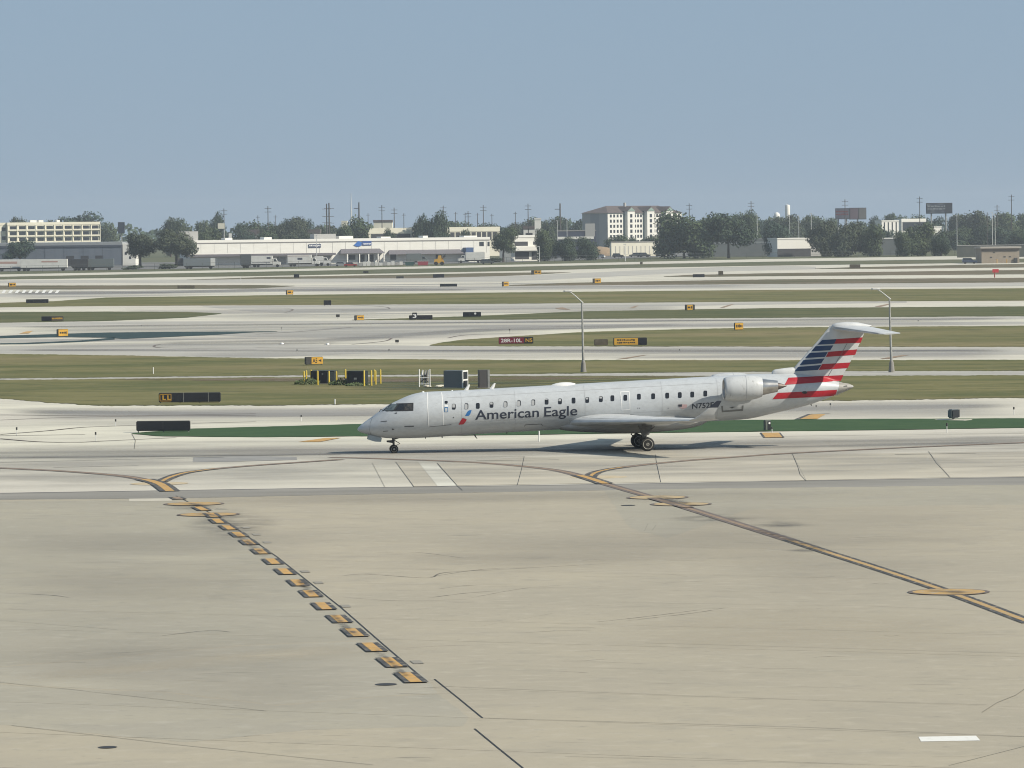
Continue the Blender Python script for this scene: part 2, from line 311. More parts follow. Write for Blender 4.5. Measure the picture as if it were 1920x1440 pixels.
# panels of the near taxiway that differ in tone
def slabs(pts, m, nm='concrete_slab'): return pxsheet(nm, pts, .0145, m, airf)
band('taxiway_weathering', [(-200, 834), (480, 826), (960, 822), (1440, 814), (2150, 800)], [(-200, 928), (640, 914), (960, 910), (1280, 905), (2150, 890)], .0155, stain('taxiway_grime', (.36, .345, .31), .5, .22, (.45, 1, 1), .2, .3, .68, ufade=.01), airf, step=40)
for i, (t, b) in enumerate([([(0, 540), (480, 536), (960, 527), (1440, 520)], [(0, 566), (480, 552), (960, 545), (1440, 540)]), ([(200, 575), (700, 573), (1300, 570)], [(200, 602), (700, 598), (1300, 583)]), ([(0, 606), (600, 601), (1200, 598), (1920, 594)], [(0, 662), (600, 650), (1200, 615), (1920, 611)]), ([(300, 650), (960, 650), (1920, 651)], [(300, 670), (960, 674), (1920, 674)]), ([(0, 762), (600, 762), (1200, 756), (1920, 748)], [(0, 800), (600, 798), (1200, 790), (1920, 784)])]):
    band('field_weathering', t, b, .0152 + .0001 * i, stain('field_grime', (.36, .35, .33), .55, .05, (.3, 1, 1), .2, .4, .66, ufade=.08), airf, step=40)
slabs([(742, 866), (783, 866), (820, 912), (776, 912.5)], mat('tan_slab', (.535, .49, .395), .85, (.48, .44, .355), .3, 9))
slabs([(783.5, 866), (815, 866), (856, 911), (820.5, 912)], mat('pale_slab', (.69, .67, .58), .85, (.62, .60, .515), .3, 9))
slabs([(820, 869.5), (982.7, 857), (970.3, 908.8), (857, 911)], mat('warm_slab', (.54, .49, .39), .85, (.50, .46, .37), .3, 6))
slabs([(983.3, 857.2), (1228.8, 857), (1239, 904.6), (970.8, 908.8)], MATS['warm_slab'])
slabs([(1229.3, 857), (1486, 853), (1511, 901), (1239.5, 904.6)], mat('warm_slab_2', (.57, .52, .42), .85, (.52, .475, .385), .3, 6))
slabs([(1486.5, 853), (1742, 849), (1781, 895.6), (1511.5, 901)], MATS['warm_slab'])
slabs([(1742.5, 849), (2000, 846), (2060, 892), (1781.5, 895.6)], MATS['warm_slab_2'])
# apron in the foreground and the dark strip along its edge
ET = [(-200, 929), (0, 925), (640, 915), (960, 911), (1280, 906), (1920, 895), (2200, 890)]
EB = [(-200, 941), (0, 937), (320, 935), (540, 930), (640, 928), (1280, 917), (1920, 909), (2200, 905)]
e = [G(*p) for p in EB]
apron = struct(sheet('apron', [(e[0].x, 30), (e[-1].x, 30)] + [(p.x, p.y) for p in reversed(e)], .004, m_apron))
struct(band('asphalt_edge_strip', ET, EB, .008, m_asph, step=8, jit=.12))
band('paler_concrete_strip', [(242, 935.5), (322, 934.5)], [(242, 940.5), (322, 939.5)], .0115, mat('pale_repair_concrete', (.56, .52, .43), .85, (.48, .44, .36), .6, 8), apron)
pxsheet('white_paint_bar', [(1722, 1382), (1830, 1380), (1838, 1389), (1727, 1391)], .010, mat('white_paint', (.78, .77, .72), .7, (.6, .58, .52), 4, 5, lo=.55, hi=.8), apron)
# areas poured or worn differently, with ragged borders
def zone(pts, m, z):
    out = []
    for (x0_, y0_), (x1_, y1_) in zip(pts, pts[1:] + pts[:1]):
        n_ = max(1, int(math.hypot(x1_ - x0_, (y1_ - y0_) * 4) / 14))
        for k_ in range(n_): out.append((x0_ + (x1_ - x0_) * k_ / n_ + random.uniform(-2, 2), y0_ + (y1_ - y0_) * k_ / n_ + random.uniform(-.8, .8)))
    return pxsheet('worn_concrete_area', out, z, m, apron)
zone([(-150, 942), (320, 937), (420, 975), (520, 1045), (640, 1140), (712, 1200), (600, 1203), (450, 1210), (300, 1222), (210, 1233), (80, 1243), (-150, 1262)], m_apron_g, .0050)
zone([(-150, 1264), (80, 1245), (210, 1235), (300, 1224), (450, 1212), (600, 1205), (714, 1202), (800, 1272), (820, 1300), (700, 1306), (520, 1322), (300, 1296), (130, 1290), (-150, 1270)], m_apron_l, .0052)
zone([(-150, 1275), (130, 1292), (300, 1298), (520, 1324), (700, 1308), (822, 1302), (880, 1345), (870, 1362), (700, 1366), (575, 1369), (350, 1392), (200, 1378), (-150, 1345)], m_apron_d, .0054)
zone([(1130, 916), (1500, 912), (2150, 906), (2150, 944), (1700, 948), (1400, 956), (1250, 1010), (1180, 990)], m_apron_g, .0050)
# large weathered areas of the apron
m_wash = stain('grey_weathering', (.345, .318, .265), .30, .10, (.5, 1, 1), .45, .25, .68, ufade=.4)
m_wash2 = stain('pale_weathering', (.56, .50, .38), .6, .25, (.4, 1, 1), .45, .25, .65, ufade=.4)
for i, (t, b, m) in enumerate([
 ([(-100, 945), (300, 950), (700, 960)], [(-100, 1250), (300, 1215), (700, 1110)], m_wash),
 ([(-100, 1200), (300, 1160), (820, 1150)], [(-100, 1270), (500, 1400), (820, 1330)], m_wash),
 ([(640, 1000), (1100, 990), (1500, 960)], [(640, 1100), (1100, 1080), (1500, 1060)], m_wash),
 ([(1150, 925), (1500, 925), (1950, 920)], [(1150, 1010), (1500, 1150), (1950, 1100)], m_wash),
 ([(1100, 1150), (1500, 1130), (1950, 1160)], [(1100, 1240), (1500, 1230), (1950, 1260)], m_wash2),
 ([(-50, 1262), (300, 1235), (600, 1205), (880, 1200)], [(-50, 1300), (300, 1260), (600, 1240), (880, 1235)], m_wash2),
 ([(0, 925), (700, 918), (1300, 918), (1920, 912)], [(0, 965), (700, 950), (1300, 945), (1920, 940)], m_wash),
]): band('weathered_patch', t, b, .0062 + .0004 * i, m, apron, step=40, jit=.3)
# joints
JT = [([(820, 869), (858, 912), (867, 920)], .028, m_tar), ([(742, 866), (777, 914)], .025, m_tar2), ([(698, 868), (722, 914)], .02, m_tar2),
 ([(983, 856), (978, 880), (970, 910)], .028, m_tar), ([(1229, 853), (1231, 870), (1239, 905)], .028, m_tar), ([(1485, 850), (1496, 876), (1500, 890), (1511, 902)], .028, m_tar), ([(1741, 847), (1755, 868), (1781, 896)], .028, m_tar),
 ([(-20, 868), (250, 861.5), (420, 858)], .16, m_tar), ([(100, 877), (260, 873.5)], .14, m_tar), ([(-30, 859.5), (640, 852.5)], .15, m_tar),
 ([(893, 864.5), (1048, 862.5)], .14, m_tar), ([(1678, 852.8), (1830, 850.4)], .14, m_tar), ([(893, 857.4), (983, 856.4)], .10, m_tar2),
 ([(1240, 863), (1920, 848)], .05, m_tar2), ([(1240, 876), (1920, 861)], .05, m_tar2), ([(1240, 890), (1920, 874)], .05, m_tar2), ([(860, 888), (1240, 881)], .05, m_tar2),
 ([(247, 813), (254, 826), (252, 842)], .03, m_tar2), ([(-20, 830), (900, 826), (1920, 812)], .06, m_tar2), ([(240, 830.5), (1100, 826.5)], .07, m_tar2), ([(0, 779), (480, 781), (900, 777)], .09, m_tar2),
 ([(1380, 819.6), (1920, 813)], .09, m_tar2)]
for p, wd, m in JT: stroke('joint_seal', p, wd, .022, m, airf, smooth=False)
JA = [([(815, 1274), (860, 1310), (905, 1347)], .045, m_tar), ([(890, 1367), (935, 1404), (981, 1441)], .045, m_tar), ([(905, 1347), (1500, 1364), (1925, 1382)], .025, m_tar),
 ([(330, 930), (420, 975), (520, 1045), (640, 1140), (720, 1210), (790, 1270)], .055, m_tar),
 ([(-10, 1279), (130, 1293), (500, 1334)], .025, m_tar3), ([(22, 1361), (330, 1397), (700, 1435)], .025, m_tar), ([(862, 1289), (1430, 1310), (1850, 1322)], .022, m_tar3),
 ([(1210, 1206), (1500, 1214), (1925, 1226)], .022, m_tar3), ([(1060, 1419), (1600, 1434)], .02, m_tar3), ([(1842, 1336), (1870, 1318), (1905, 1304), (1925, 1290)], .03, m_tar2),
 ([(1780, 1436), (1925, 1399)], .02, m_tar2), ([(-10, 1163), (220, 1181)], .02, m_tar2), ([(1150, 1130), (1640, 1137), (1925, 1150)], .02, m_tar3), ([(600, 1043), (900, 1046)], .02, m_tar2), ([(520, 991), (700, 989)], .025, m_tar2)]
for p, wd, m in JA: stroke('joint_seal', p, wd, .016, m, apron, smooth=False)
m_jnt = mat('faint_slab_joint', (.36, .32, .25), .9, (.47, .415, .32), .35, 6, lo=.38, hi=.6)
a0, a1 = G(905, 1347), G(1925, 1382); da = a1 - a0; da.z = 0; da.normalize(); b0, b1 = G(815, 1274), G(981, 1441); db = b1 - b0; db.z = 0; db.normalize()
def edge_y(x): return lerp_poly([(p.x, p.y) for p in e], x) - .6
for k in range(-2, 12):
    o_ = a0 - db * 7.6 * k; ts = [t_ for t_ in range(-60, 61) if 30 < (o_ + da * t_).y < edge_y((o_ + da * t_).x) and abs((o_ + da * t_).x) < 26]
    if len(ts) > 4: stroke('joint_seal', [tuple(o_ + da * (ts[0] + (ts[-1] - ts[0]) * q / 6)) for q in range(7)], random.choice((.018, .025, .03)), .014, m_jnt, apron, world=True, smooth=False)
for px, py, r in ((724, 1284, .33), (202, 1402, .25), (1178, 948, .35)):
    c = G(px, py); sheet('drain_cover', [(c.x + r * math.cos(a * math.pi / 10), c.y + r * math.sin(a * math.pi / 10)) for a in range(20)], .018, m_tar, apron)
# thin skid marks
SK = [[(640, 1080), (690, 1077), (800, 1084), (835, 1074), (960, 1067), (1160, 1056)], [(800, 1083), (905, 1068), (1010, 1064)], [(640, 1113), (682, 1115)], [(710, 1153), (770, 1154)],
 [(820, 1105), (880, 1098), (960, 1096)], [(800, 1122), (870, 1113), (940, 1108)], [(880, 1122), (980, 1104), (1060, 1097)], [(1115, 1167), (1200, 1158), (1320, 1143)], [(1170, 1165), (1300, 1150), (1360, 1140)],
 [(310, 1040), (345, 1046)], [(300, 1193), (390, 1183), (435, 1186)], [(0, 1112), (90, 1116), (130, 1121)], [(20, 1085), (130, 1082)], [(640, 1120), (750, 1127), (880, 1124)], [(700, 1037), (780, 1036), (870, 1047)],
 [(1190, 967), (1165, 978)], [(1215, 982), (1208, 997)], [(1230, 985), (1222, 996)], [(1240, 1075), (1290, 1082)], [(1280, 995), (1340, 1000)], [(560, 1010), (640, 1012)], [(480, 1018), (560, 1016)],
 [(680, 1210), (760, 1205)], [(500, 1240), (640, 1236)], [(900, 1175), (1040, 1150)], [(1480, 940), (1600, 936)], [(1620, 996), (1700, 995)], [(1560, 1290), (1700, 1296)], [(400, 1090), (470, 1100)], [(180, 1230), (330, 1215)]]
for p in SK: stroke('skid_mark', p, random.uniform(.06, .16), .0125, m_skid, apron, taper=True)
for i in range(45):
    x = random.uniform(0, 1900); y = random.uniform(940, 1430); l = random.uniform(30, 150); k = random.uniform(-.05, .03)
    stroke('skid_mark', [(x, y), (x + l * .5, y + l * .5 * k + random.uniform(-2, 2)), (x + l, y + l * k)], random.uniform(.03, .10), .0115, m_skid, apron, taper=True)
for px, py, a, b in ((1340, 973, 110, 12), (1460, 984, 75, 9), (430, 985, 110, 40), (360, 952, 70, 10), (1510, 1032, 50, 5)):
    band('oil_smudge', [(px - a, py), (px, py - b), (px + a, py - b * .4)], [(px - a, py + 1), (px, py + b), (px + a, py + b * .3)], .0100, m_smudge, apron)
# ------------------------------------------------------------------ painted lines
def yline(pts, par, worn=False, w=.34, bw=.17, z=.026):
    stroke('black_line_border', pts, w + 2 * bw, z - .004, m_blkw if worn == 1 else m_blk, par)
    stroke('yellow_taxi_line', pts, w, z, m_yelm if worn == 2 else m_yelw if worn else m_yel, par)
yline([(-30, 877), (0, 878), (120, 884), (220, 892), (270, 900), (300, 911), (316, 921)], airf, True, .30, .25)
yline([(640, 862), (560, 867.5), (480, 873), (400, 880), (345, 887.5), (318, 896), (303, 903)], airf, True, .30, .25, .030)
yline([(400, 880), (372, 883.5), (345, 887.8), (318, 896), (303, 903.5)], airf, False, .24, .26, .036)
yline([(270, 899.5), (286, 903.5), (302, 909.5), (319, 922)], airf, False, .46, .3, .044)
yline([(620, 858), (700, 860), (860, 866), (960, 873), (1040, 882), (1085, 892), (1112, 900), (1130, 906)], airf, True, .30, .25)
yline([(1104, 897), (1114, 888), (1140, 881), (1200, 873), (1280, 865), (1400, 856), (1480, 850.5), (1700, 839.5), (1930, 830)], airf, True, .30, .25, .030)
yline([(1170, 876.5), (1140, 881), (1116, 887.5), (1105, 896)], airf, False, .22, .26, .036)
yline([(1086, 892), (1112, 900), (1136, 908)], airf, False, .40, .28, .044)
yline([(1136, 908), (1240, 938), (1330, 966), (1480, 1013)], apron, True, .26, .22)
yline([(1480, 1013), (1560, 1039), (1640, 1064.5), (1779, 1111), (1935, 1169)], apron, 2, .27, .21)
m_yelg = mat('pale_worn_yellow', (.50, .36, .17), .85, (.42, .34, .22), 1.5, 8)
def disc(px, py, r, worn=False, par=apron):
    c = G(px, py); z = .031
    for rr, zz, m, nm in ((r, z, m_blkw if worn else m_blk, 'black_spot_ring'), (r - .17, z + .004, m_yelm if worn == 2 else m_yelg if worn else m_yel, 'yellow_spot')):
        sheet(nm, [(c.x + rr * math.cos(a * math.pi / 20), c.y + rr * .88 * math.sin(a * math.pi / 20)) for a in range(40)], zz, m, par)
for a in ((1779, 1111, 1.5, 2), (364, 945.5, 1.5, 2), (391, 965.5, 1.5, 2), (1233, 933.5, 1.55, True), (1277, 946, 1.5, True)): disc(*a)
for px, py in ((1122, 895), (299, 907)):
    c = G(px, py); sheet('worn_spot', [(c.x + 1.55 * math.cos(a * math.pi / 20), c.y + 1.4 * math.sin(a * math.pi / 20)) for a in range(40)], .018, mat('ghost_yellow', (.47, .37, .22), .85, (.54, .46, .33), 1.5, 8), airf)
pxsheet('dark_repair_patch', [(363, 857.5), (470, 855.5), (556, 857), (557, 862.5), (430, 866), (362, 866.5)], .0162, mat('dark_patch', (.24, .235, .225), .85, (.31, .30, .28), .6, 8), airf)
stroke('joint_seal', ET, .5, .0105, mat('strip_edge_seal', (.12, .115, .11), .85, (.20, .19, .175), .5, 6), airf, smooth=False)
yline([(1225, 935), (1290, 953)], apron, True, z=.048)
m_patch = mat('faded_ghost_paint', (.28, .26, .22), .85)
DASH = [(333, 935), (378, 955), (398, 967), (409, 978), (429, 990.5), (448, 1003.5), (467, 1018), (489, 1035), (512, 1054), (535, 1073), (559, 1094), (583, 1114.5), (607, 1138), (636, 1162), (665, 1187.5), (698, 1215), (735, 1243.5), (770, 1272)]
for i, (px, py) in enumerate(DASH):
    c = G(px, py); q = G(*DASH[min(i + 1, len(DASH) - 1)]) - G(*DASH[max(i - 1, 0)]); q.z = 0; q.normalize()
    s = Vector((-q.y, q.x, 0)); hl = 1.45 if i else .9
    def quad(a, b, l, z, m, nm): sheet(nm, [(c + q * l * t + s * k)[:2] for t, k in ((-1, a), (1, a), (1, b), (-1, b))], z, m, apron)
    quad(-.36, .36, hl, .040, m_blk, 'black_dash_border'); quad(-.19, .17, hl * .97, .044, m_yel if i else m_yelw, 'yellow_dash')
    if i in (4, 5, 6, 9, 10, 12, 16): quad(.62, .95, .5, .020, m_patch, 'faded_ghost_mark')
for pts in ([(1500, 786.5), (1520, 778), (1548, 777), (1533, 786)], [(1428, 812.2), (1460, 812), (1467, 820.8), (1435, 821)], [(560, 829), (610, 822), (640, 821.5), (600, 829)], [(36, 626), (48, 622), (62, 620.5), (54, 625.5)]):
    pxsheet('yellow_taxi_line', pts, .034, m_yel, airf)
stroke('black_line_border', [(1494, 787), (1519, 777), (1556, 776)], .35, .030, m_blk, airf, smooth=False)
pxsheet('black_line_border', [(1425, 812), (1463, 811.8), (1471, 821), (1432, 821.2)], .030, m_blk, airf)
for pts in ([(1040, 578), (1055, 576.5), (1070, 581), (1052, 580.5)], [(1180, 578), (1192, 573.5), (1198, 573), (1188, 578)], [(1350, 577), (1370, 571), (1376, 571), (1358, 577)], [(1640, 575), (1665, 570), (1672, 570), (1650, 576)], [(1155, 674), (1200, 667), (1215, 665.5), (1175, 673)], [(1650, 673), (1690, 666.5), (1705, 666), (1668, 673)]):
    pxsheet('worn_taxi_line', pts, .034, m_yelw, airf)
for p in ([(0, 815), (90, 808), (158, 801.5), (260, 797.5)], [(0, 823), (70, 828.5), (140, 830), (200, 827), (330, 821)], [(0, 788), (170, 782), (480, 779)], [(0, 778), (220, 780), (480, 776)], [(0, 817.5), (160, 815)], [(360, 794), (480, 791)], [(660, 646), (720, 640), (735, 634)], [(480, 627), (560, 622), (660, 614)], [(480, 643.5), (620, 644), (790, 645.5)], [(300, 646), (290, 648.5), (310, 652.5), (480, 655)], [(300, 645.5), (360, 643.5), (480, 641)], [(480, 652), (700, 656), (960, 656)], [(535, 586), (548, 582), (540, 579), (480, 578)], [(640, 583), (718, 580.5), (730, 578), (715, 575), (660, 572)], [(840, 634), (880, 628), (1000, 624)], [(60, 621.5), (200, 618), (480, 617)], [(200, 610.5), (480, 604)]):
    stroke('thin_taxi_line', p, .28, .028, m_blkw, airf)
m_scuff = stain('rubber_scuff', (.10, .09, .08), .8, 1.4, (1, 1, 1), .5, .38, .62, ufade=.3)
for p_, wd in (([(1740, 1108), (1779, 1111), (1815, 1115)], 1.3), ([(1225, 931), (1262, 941), (1300, 951)], 1.6), ([(340, 944), (366, 947), (392, 951)], 1.1), ([(368, 964), (392, 967), (420, 972)], 1.0), ([(560, 1085), (572, 1100), (590, 1118)], .5), ([(440, 1000), (470, 1022), (500, 1046)], .5), ([(620, 1150), (650, 1178), (672, 1196)], .35), ([(1400, 988), (1480, 1012), (1560, 1040)], .8), ([(700, 1215), (740, 1250), (768, 1275)], .3)):
    stroke('tyre_scuff', p_, wd, .062, m_scuff, apron)
for i in range(14):                               # white runway threshold bars far on the left
    x = -60 + i * 12.5; pxsheet('runway_threshold_bar', [(x, 550), (x + 4, 544.5), (x + 10, 544), (x + 6, 549.5)], .034, MATS['white_paint'], airf)

# ================================================================== THE AIRLINER
PSI = math.atan(.10)
PO = G(738, 849.8); PO.z = 0
plane = empty('regional_jet', PO, PSI)
tag(plane, 'silver twin-engine regional jet with red, white and blue striped tail taxiing left', 'airplane')
AX = Vector((math.cos(PSI), math.sin(PSI), 0)); AY = Vector((-math.sin(PSI), math.cos(PSI), 0))
def PL(px, py, yl=0.0):
    """photo pixel -> point of the vertical plane y = yl of the aircraft, in its own axes (x aft, y right, z up)"""
    d = ray(px, py); t = (yl - (EYE - PO).dot(AY)) / d.dot(AY); p = EYE + d * t - PO
    return Vector((p.dot(AX), yl, p.z))
def pchip(pts):
    xs = [p[0] for p in pts]; ys = [p[1] for p in pts]; n = len(xs)
    h = [xs[i + 1] - xs[i] for i in range(n - 1)]; dl = [(ys[i + 1] - ys[i]) / h[i] for i in range(n - 1)]; m = [dl[0]]
    for i in range(1, n - 1):
        m.append(0 if dl[i - 1] * dl[i] <= 0 else (h[i - 1] + h[i]) * 3 / ((2 * h[i] + h[i - 1]) / dl[i - 1] + (h[i] + 2 * h[i - 1]) / dl[i]))
    m.append(dl[-1])
    def f(x):
        if x <= xs[0]: return ys[0]
        if x >= xs[-1]: return ys[-1]
        i = 0
        while x > xs[i + 1]: i += 1
        t = (x - xs[i]) / h[i]
        return ys[i] * (1 + 2 * t) * (1 - t) ** 2 + h[i] * m[i] * t * (1 - t) ** 2 + ys[i + 1] * t * t * (3 - 2 * t) + h[i] * m[i + 1] * t * t * (t - 1)
    return f
def xz(pts): return [(PL(*p).x, PL(*p).z) for p in pts]
ztop = pchip(xz([(670, 804.5), (672, 801.5), (680, 794), (698, 781), (711.7, 770.8), (733, 756.7), (746.7, 750.3), (765, 742), (778, 738), (790, 735.6), (800, 734.7), (856.7, 732.2), (956.7, 726.6), (1216, 712.2), (1355, 704.6), (1431, 700.8), (1480, 700), (1520, 703), (1572, 715.5), (1590, 719.6), (1599, 722.4)]))
zbot = pchip(xz([(670, 805.5), (672, 808.2), (688, 814), (713, 820), (738, 822), (783, 821), (857, 816.7), (900, 813.6), (956, 810.4), (1216, 796), (1352, 788.8), (1395, 786.4), (1450, 775), (1517, 759), (1558, 744), (1590, 731), (1599, 726.6)]))
wid = pchip([(PL(p, 780).x, w_) for p, w_ in ((670, .04), (672, .14), (680, .36), (698, .66), (712, .84), (735, 1.06), (765, 1.24), (800, 1.33), (835, 1.345), (1400, 1.345), (1450, 1.23), (1517, .88), (1558, .56), (1590, .30), (1599, .2))])
XN, XT = PL(670, 805).x, PL(1599, 724).x
def fus_y(x, z):
    a, b = ztop(x), zbot(x); hh = (a - b) / 2; k = (z - (a + b) / 2) / max(hh, .01)
    return 0.0 if abs(k) >= 1 else -wid(x) * math.sqrt(1 - k * k)
m_silver = mat('silver_mica_paint', (.545, .57, .585), .34, (.50, .52, .535), 6.0, 7, (.6, 1, 1), spec=.5, lo=.42, hi=.68, metal=.06, c3=(.46, .475, .48), scale3=.5, lo3=.5, hi3=.8, extra=[((.36, .36, .35), 9.0, .60, .76, .4), ((.40, .405, .405), 2.2, .56, .76, .4)])
m_grime = stain('belly_grime', (.16, .16, .15), .55, .8, (.25, 1, 1.5), .5)
m_white = mat('white_enamel', (.80, .80, .78), .4)
m_dkglass = mat('dark_cabin_glass', (.018, .020, .024), .12, spec=.6)
m_shade = mat('window_shade_plastic', (.40, .41, .415), .5)
m_navy = mat('navy_lettering', (.030, .038, .060), .45)
m_blue = mat('tail_blue', (.009, .036, .11), .38, (.014, .048, .125), 1.5, 4)
m_red = mat('tail_red', (.44, .010, .024), .42, (.35, .010, .02), 1.2, 5)
m_sky = mat('flight_symbol_blue', (.03, .16, .42), .4)
m_tail = mat('tail_silver', (.62, .63, .63), .38, (.53, .54, .54), 1.5, 5)
m_metal = mat('bare_metal', (.55, .53, .50), .28, (.36, .34, .32), 2, 5, metal=.9)
m_dark = mat('dark_metal', (.035, .035, .036), .5)
m_strut = mat('gear_strut_grey', (.12, .12, .115), .5, (.07, .07, .068), 6, 4)
m_tyre = mat('tyre_rubber', (.022, .022, .022), .85)
m_rim = mat('wheel_rim', (.42, .41, .37), .45, (.28, .27, .24), 9, 3)
m_panel = mat('panel_gap', (.12, .125, .13), .6)
m_gold = mat('door_placard_blue', (.05, .16, .33), .5)

NS = 44
def station(x, n=NS):
    a, b, wd = ztop(x), zbot(x), wid(x); c = (a + b) / 2; h = (a - b) / 2
    return [(x, wd * math.cos(t * 2 * math.pi / n), c + h * math.sin(t * 2 * math.pi / n)) for t in range(n)]
xs = []; k = 0.0
while k < 1: xs.append(XN + (PL(830, 780).x - XN) * k ** 1.7); k += .03
xs += [PL(830, 780).x + i * .5 for i in range(int((XT - PL(830, 780).x) / .5))] + [XT]
fb = MB().loft([station(x) for x in xs]); fus = fb.build('fuselage', m_silver, plane, True)

def fin_half(x, z): return 0.0
def surf(x, z): return min(fus_y(x, z), fin_half(x, z))
def PS(px, py):
    p = PL(px, py)
    for _ in range(6): p = PL(px, py, surf(p.x, p.z))
    return p.x, p.z
def skin(name, polys, m, off, parent=None, step=.06, world=False):
    """thin patch that follows the aircraft's skin; polys in photo pixels or own (x, z)"""
    bm = bmesh.new()
    for poly in polys:
        if world: vs, fs = poly
        else:
            vs = [PS(*p) for p in poly]; fs = [list(range(len(vs)))]
        bv = [bm.verts.new((v[0], 0, v[1])) for v in vs]
        for f in fs:
            try: bm.faces.new([bv[i] for i in f])
            except ValueError: pass
    bmesh.ops.triangulate(bm, faces=bm.faces[:])
    zs = [v.co.z for v in bm.verts]; xs_ = [v.co.x for v in bm.verts]
    for ax, lo, hi, st in ((2, min(zs), max(zs), step), (0, min(xs_), max(xs_), .30)):
        c = lo + st
        while c < hi:
            co = Vector((0, 0, 0)); co[ax] = c; no = Vector((0, 0, 0)); no[ax] = 1
            bmesh.ops.bisect_plane(bm, geom=bm.verts[:] + bm.edges[:] + bm.faces[:], plane_co=co, plane_no=no, dist=1e-5); c += st
    for v in bm.verts:
        x, z = v.co.x, v.co.z; y = surf(x, z); e = .02
        n = Vector((-(surf(x + e, z) - surf(x - e, z)) / (2 * e), 1, -(surf(x, z + e) - surf(x, z - e)) / (2 * e))).normalized() * -1
        n.x = max(-.8, min(.8, n.x)); v.co = Vector((x, y, z)) + n * off
    for f in bm.faces:
        if f.normal.y > 0: f.normal_flip()
    bm.normal_update()
    for f in bm.faces:
        f.smooth = True
        if f.normal.y > 0: f.normal_flip()
    me = bpy.data.meshes.new(name); bm.to_mesh(me); bm.free(); me.materials.append(m)
    o = bpy.data.objects.new(name, me); C.objects.link(o); o.parent = parent or plane; return o
def ribbon(pts, wpx):
    out = []
    for (x0, y0), (x1, y1) in zip(pts, pts[1:]):
        l = math.hypot(x1 - x0, y1 - y0); nx, ny = -(y1 - y0) / l * wpx / 2, (x1 - x0) / l * wpx / 2; ex, ey = (x1 - x0) / l * wpx * .45, (y1 - y0) / l * wpx * .45
        out.append([(x0 + nx - ex, y0 + ny - ey), (x1 + nx + ex, y1 + ny + ey), (x1 - nx + ex, y1 - ny + ey), (x0 - nx - ex, y0 - ny - ey)])
    return out
def zoomA(pts): return [(640 + u / 6, 680 + v / 6) for u, v in pts]
def zoomB(pts): return [(900 + u / 6, 680 + v / 6) for u, v in pts]
def zoomC(pts): return [(1140 + u / 6, 680 + v / 6) for u, v in pts]
def zoomD(pts): return [(1400 + u / 6, 580 + v / 6) for u, v in pts]

# cockpit glazing
fr = skin('cockpit_window_frame', [zoomA([(452, 548), (560, 458), (812, 452), (810, 542)])], m_dark, .008)
skin('windshield_pane', [zoomA([(478, 541), (568, 467), (632, 467), (585, 538)])], mat('windshield_glass', (.06, .085, .095), .12, (.14, .17, .17), 5, 3, spec=.7), .014, fr)
skin('side_window_pane', [zoomA([(607, 537), (655, 468), (708, 466), (700, 534)])], m_dkglass, .014, fr)
skin('side_window_pane', [zoomA([(716, 534), (722, 466), (795, 463), (793, 530)])], mat('cockpit_glass_dim', (.03, .034, .036), .15, (.10, .09, .08), 6, 3), .014, fr)
# passenger windows: (x, y, share of the pane covered by its shade)
WIN = [(851, 762.5, .72), (874.7, 761.7, .86), (896, 761, .0), (921.7, 759, .45), (948, 758, .93), (973, 756, .93), (1000, 754.5, .9), (1025, 753, .15), (1050, 752.5, .5), (1075.5, 751, 0), (1101, 750, .4), (1126.7, 748.3, .4), (1148.3, 746.7, .0), (1172.5, 745.8, 0), (1198, 743.7, 0), (1224.7, 743, 0), (1251, 741.7, 0), (1274.7, 740.8, 0), (1298, 739.7, 0), (1322.5, 737.8, 0)]
def rrect(cx, cy, hw, hh, r=.35, n=4):
    out = []
    for sx, sy, a0 in ((1, -1, -90), (1, 1, 0), (-1, 1, 90), (-1, -1, 180)):
        for k in range(n + 1):
            a = math.radians(a0 + 90 * k / n); out.append((cx + sx * hw * (1 - r) + math.cos(a) * hw * r, cy + sy * hh * (1 - r) + math.sin(a) * hh * r))
    return out
for x, y, s in WIN:
    wn = skin('cabin_window', [rrect(x, y, 3.5, 5.4, .5)], m_dkglass, .008)
    if s:
        if s > .8: skin('window_shade', [rrect(x - .8, y + .9, 2.7, 4.6, .4)], m_shade, .014, wn)
        else: skin('window_shade', [rrect(x - .5, y - 4.4 + 4.2 * s, 2.4, 4.2 * s, .3)], m_shade, .014, wn)
# doors
d1 = skin('front_passenger_door', [[(801, 736.5), (828, 736.5), (829.5, 760), (831.6, 797.5), (804.6, 800), (803, 794), (801.6, 760)]], m_silver, .004)
for pp in ([(801, 736.5), (801.6, 760), (803, 794), (804.6, 800)], [(828, 736.5), (829.5, 760), (831.6, 797.5)]): skin('door_outline', ribbon(pp, 1.6), m_white, .009, d1)
d1['label'] = 'front passenger door edged with white lines'
skin('door_gap', ribbon([(804.6, 800.2), (831, 797.8), (846, 796)], .8), m_panel, .010, d1)
skin('door_window', [rrect(836.6, 754.3, 2.9, 2.6, .6)], m_dkglass, .010, d1)
pl = skin('door_placard', [rrect(836.6, 768, 3.4, 4.6, .2)], m_gold, .010, d1)
skin('door_placard', [rrect(836.6, 761.2, 3.2, 1.8, .2)], m_white, .010, d1); skin('door_placard', [rrect(836.6, 768.6, 2.2, 3.2, .2)], m_silver, .014, d1)
d2 = skin('overwing_exit', ribbon([(1163.4, 735), (1179.4, 734.2), (1181, 768), (1166, 768.8), (1163.4, 735)], 1.5), m_white, .008)
d2['label'] = 'white painted outline of the overwing exit'
